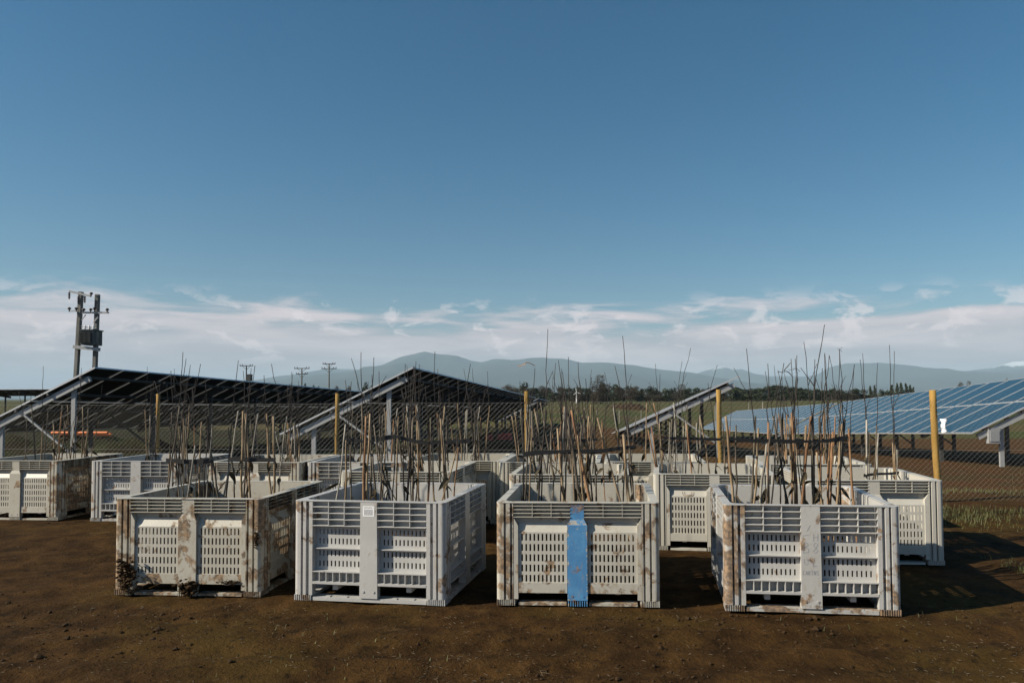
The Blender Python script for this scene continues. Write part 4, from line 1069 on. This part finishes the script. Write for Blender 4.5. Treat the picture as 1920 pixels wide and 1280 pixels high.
# ------------------------------------------------------------------ odds and ends beyond the fence
def heap(name, u, v, Yp, w, dpt, hgt, mt, label, cat, seed):
    P = at(u, v, Yp); g = terrain(P.x, P.y); n = 26; m_ = 12; vs = []
    for j in range(m_+1):
        for i in range(n+1):
            x = (i/n-.5)*w; y = (j/m_-.5)*dpt
            e = max(0, 1-(2*x/w)**2)*max(0, 1-(2*y/dpt)**2)
            z = hgt*e**.6*(.75+.5*noise.noise(Vector((x*1.3+seed, y*1.3, 0)))+.3*noise.noise(Vector((x*4, y*4, seed)))) - .15
            vs.append((x, y, z))
    fs = [(j*(n+1)+i, j*(n+1)+i+1, (j+1)*(n+1)+i+1, (j+1)*(n+1)+i) for j in range(m_) for i in range(n)]
    b = MB(); b.add(vs, fs); o = b.build(name, mt, None, True); o.location = (P.x, P.y, g); tag(o, label, cat); return o
heap('compost_heap', 1172, 758, 150, 9, 4, 1.5, CLOD, 'long dark heap in the green field beyond the fence', 'heap', 2)
heap('soil_heap', 150, 830, 24, 9, 3.2, .72, BANK, 'low overgrown soil bank under the left solar table', 'heap', 6)
heap('soil_heap', 1235, 835, 15.5, 2.6, 1.6, .45, SOIL, 'reddish soil heap below the end-on solar table', 'heap', 9)
heap('soil_heap', 950, 822, 25, 7, 2.4, .32, BANK, 'soil bank under the middle solar table', 'heap', 15)
A = at(97, 811, 24); B = at(203, 811, 23.9)
b = MB(); b.tube([(B-A)*(i/60) for i in range(61)], [.048 if i % 2 else .040 for i in range(61)], 8); o = b.build('conduit_pipe', ORANGE, None, True); o.location = A; tag(o, 'orange corrugated pipe lying on the soil bank at left', 'pipe')
A2 = A + Vector((.25, .1, -.07)); b = MB(); b.tube([(B-A)*.9*(i/60) for i in range(61)], [.045 if i % 2 else .038 for i in range(61)], 8); o = b.build('conduit_pipe', ORANGE, None, True); o.location = A2; tag(o, 'lower orange pipe half hidden behind the upper one', 'pipe')
for i, (u, v, rr) in enumerate(((917, 818, .13), (940, 817, .15), (952, 817, .14))):
    P = at(u, v, 24.5); b = MB()
    for k in range(4):
        b.tube([(rr*(1-.04*k)*math.cos(R(t)), .8*rr*math.sin(R(t)), .05*k+.02*math.sin(R(t*2))) for t in range(0, 361, 20)], .014, 6)
    o = b.build('conduit_coil', REDC, None, True); o.location = P - Vector((0,0,.1)); tag(o, ['left', 'middle', 'right'][i] + ' red conduit coil lying under the middle solar table', 'coil', 'red conduit coils')
P = at(1081, 750, 190); g = terrain(P.x, P.y)
wp = empty('wind_pump', (P.x, P.y, g)); tag(wp, 'little white windmill in front of the far tree line', 'windmill')
hz = at(1081, 735, 190).z-g
b = MB(); b.tube([(0,0,0), (0,0,hz)], [.16, .10], 8); b.build('tower', WHITEP, wp)
for k in range(3):
    a = R(100+120*k); b = MB(); b.beam((0, -.15, hz), (1.1*math.cos(a), -.15, hz+1.1*math.sin(a)), .16, .04, up=(0,1,0)); b.build('blade', WHITEP, wp)
b = MB(); b.box(-.12, .12, -.12, .3, hz-.12, hz+.12); b.build('hub', WHITEP, wp)
for i, (u, v, hh) in enumerate(((1161, 789, 20), (1202, 781, 12), (1119, 784, 15), (1080, 786, 18), (1430, 762, 9), (1404, 763, 8), (1340, 772, 12))):
    Yp = 72; P = at(u, v, Yp); g = terrain(P.x, P.y)
    b = MB(); b.beam((0,0,-.2), (0,0,max(.7, at(u, v-hh, Yp).z-g)), .07, .07); o = b.build('field_stake', STEM_PALE); o.location = (P.x, P.y, g)
    tag(o, 'pale stake in the far green field, %s from left' % ORD[[3, 4, 2, 0, 6, 5, 1][i] if False else sorted([1161,1202,1119,1080,1430,1404,1340]).index(u)], 'stake', 'stakes in the far field')

# ------------------------------------------------------------------ loose soil, straw, grass
def inside_bin(x, y, pad=.03):
    for c, a, r_ in BINS.values():
        dx, dy = x-c.x, y-c.y
        if abs(dx*math.cos(a)+dy*math.sin(a)) < h2+pad and abs(-dx*math.sin(a)+dy*math.cos(a)) < h2+pad: return True
    return False
OCT = [(1,0,0),(-1,0,0),(0,1,0),(0,-1,0),(0,0,1),(0,0,-1)]; OF = [(0,2,4),(2,1,4),(1,3,4),(3,0,4),(2,0,5),(1,2,5),(3,1,5),(0,3,5)]
def clod(b, x, y, z, s, rnd):
    rot = Matrix.Rotation(rnd.uniform(0, 6.28), 3, 'Z') @ Matrix.Rotation(rnd.uniform(0, 6.28), 3, 'X')
    vs = [rot @ (Vector(p)*s*rnd.uniform(.55, 1.25)) for p in OCT]
    mids = {}; V = list(vs); F = []
    for f in OF:
        k = []
        for i in range(3):
            e = tuple(sorted((f[i], f[(i+1) % 3])))
            if e not in mids: mids[e] = len(V); V.append((vs[e[0]]+vs[e[1]])*.5*rnd.uniform(1.05, 1.45))
            k.append(mids[e])
        F += [(f[0], k[0], k[2]), (f[1], k[1], k[0]), (f[2], k[2], k[1]), (k[0], k[1], k[2])]
    b.add([Vector((x, y, z+s*.25))+Vector((p.x, p.y, p.z*.65)) for p in V], F)
rnd = random.Random(5); b = MB(); k = 0
while k < 1000:
    y = rnd.uniform(3.5, 9.8) if rnd.random() < .35 else rnd.uniform(3.5, 5.4); x = rnd.uniform(-.80, .78)*y+.1
    dens = .05 + max(0, nn(x, y, .9, 31))*2.0 + (.7 if abs(x-.9) < 1.0 and 4.6 < y < 5.2 else 0) + (.5 if x < -2.6 and 4.4 < y < 5.9 else 0)
    if rnd.random() > dens or inside_bin(x, y): continue
    s_ = min(.03, .004+rnd.expovariate(1/.0045)); clod(b, x, y, ground_z(x, y), s_, rnd); k += 1
tag(b.build('soil_clods', CLOD), 'loose soil clods scattered over the trodden ground', 'soil', kind='stuff')
b = MB(); k = 0
while k < 1700:
    y = rnd.uniform(3.5, 8.5) if rnd.random() < .3 else rnd.uniform(3.5, 5.5); x = rnd.uniform(-.80, .78)*y+.1
    if rnd.random() > .25+max(0, nn(x, y, .7, 53))*1.6 or inside_bin(x, y): continue
    a = rnd.uniform(0, 6.28); L_ = rnd.uniform(.008, .035)*(2.5 if rnd.random() < .03 else 1); d = Vector((math.cos(a), math.sin(a), rnd.uniform(-.1, .25)))*L_; w = Vector((-math.sin(a), math.cos(a), 0))*rnd.uniform(.0008, .0022)
    p = Vector((x, y, ground_z(x, y)+.004)); b.add([p-w, p+d-w, p+d+w, p+w, p+d*.5+Vector((0,0,.003))], [(0,1,4),(1,2,4),(2,3,4),(3,0,4)]); k += 1
tag(b.build('dry_straw', STRAW), 'bits of straw and twig littering the soil', 'straw', kind='stuff')
b = MB(); k = 0
while k < 9000:
    q = rnd.random()
    if q < .62: y = rnd.uniform(8.2, 11.6); x = rnd.uniform(4.3, 9.5)
    elif q < .78: y = rnd.uniform(5.8, 7.6); x = rnd.uniform(4.0, 6.5)
    elif q < .9: y = rnd.uniform(11, 17); x = rnd.uniform(-12, 12)
    else: y = rnd.uniform(3.6, 5.4); x = rnd.uniform(-.75, .75)*y
    dn = nn(x, y, .8, 71)
    if rnd.random() > max(0, dn*2.2+.15 if q < .9 else dn*.7) or inside_bin(x, y): continue
    L_ = rnd.uniform(.02, .09)*(1.0 if q < .9 else .45); a = rnd.uniform(0, 6.28); ln = Vector((math.cos(a), math.sin(a), 0))*L_*rnd.uniform(.2, .9); w = Vector((-math.sin(a), math.cos(a), 0))*rnd.uniform(.002, .004)
    p = Vector((x, y, ground_z(x, y)-.003)); up = Vector((0,0,L_)); b.add([p-w, p+w, p+w*.6+ln*.4+up*.65, p-w*.6+ln*.4+up*.65, p+ln+up*.9], [(0,1,2,3),(3,2,4)]); k += 1
tag(b.build('grass', GRASS), 'thin grass sprouting on the open ground by the fence', 'grass', kind='stuff')
# lumps of mud and weeds stuck to the front left bin
def mud(u, v, dep, sx_, sz_, label, seed, key='B1', sz=1.0):
    c, a, rt_ = BINS[key]; rnd = random.Random(seed); r0 = ray(u, v)
    nrm = Vector((math.sin(a), -math.cos(a), 0)); p0 = c + nrm*(h2+dep); t = (p0-Vector((0,0,CAMH))).dot(nrm)/r0.dot(nrm); P = Vector((0,0,CAMH))+r0*t
    b = MB()
    for k in range(150):
        s_ = rnd.uniform(.006, .022)*sz; clod(b, rnd.gauss(0, sx_*.4), rnd.gauss(0, .018*sz), max(-P.z+.01, rnd.gauss(0, sz_*.4)), s_, rnd)
    o = b.build('mud_lump', CLOD); o.location = P; tag(o, label, 'mud', 'mud lumps on the front left bin')
mud(238, 1080, .02, .10, .16, 'dark mud clump caked on the left foot of the mud-stained bin', 3)
mud(352, 1102, .03, .09, .06, 'mud lump under the centre post of the mud-stained bin', 4)
mud(480, 1010, .004, .022, .09, 'small streak of mud on the right corner of the mud-stained bin', 5, sz=.45)
mud(432, 1092, .004, .10, .022, 'brown smear of mud on the bottom beam of the mud-stained bin', 8, sz=.4)

# ------------------------------------------------------------------ haze over the plain
b = MB(); b.box(-19500, 19500, -400, 19500, -25, 640)
HZ = bpy.data.materials.new('haze'); HZ.use_nodes = True; ht = HZ.node_tree; ht.nodes.clear(); n = NT(ht)
pv = n.n('ShaderNodeVolumePrincipled', ins={'Color': (.62, .84, 1, 1), 'Density': .95e-4, 'Anisotropy': 0.0})
n.n('ShaderNodeOutputMaterial', ins={'Volume': pv.outputs[0]})
tag(b.build('haze', HZ), 'thin blue haze over the plain and mountains', 'haze', kind='stuff')
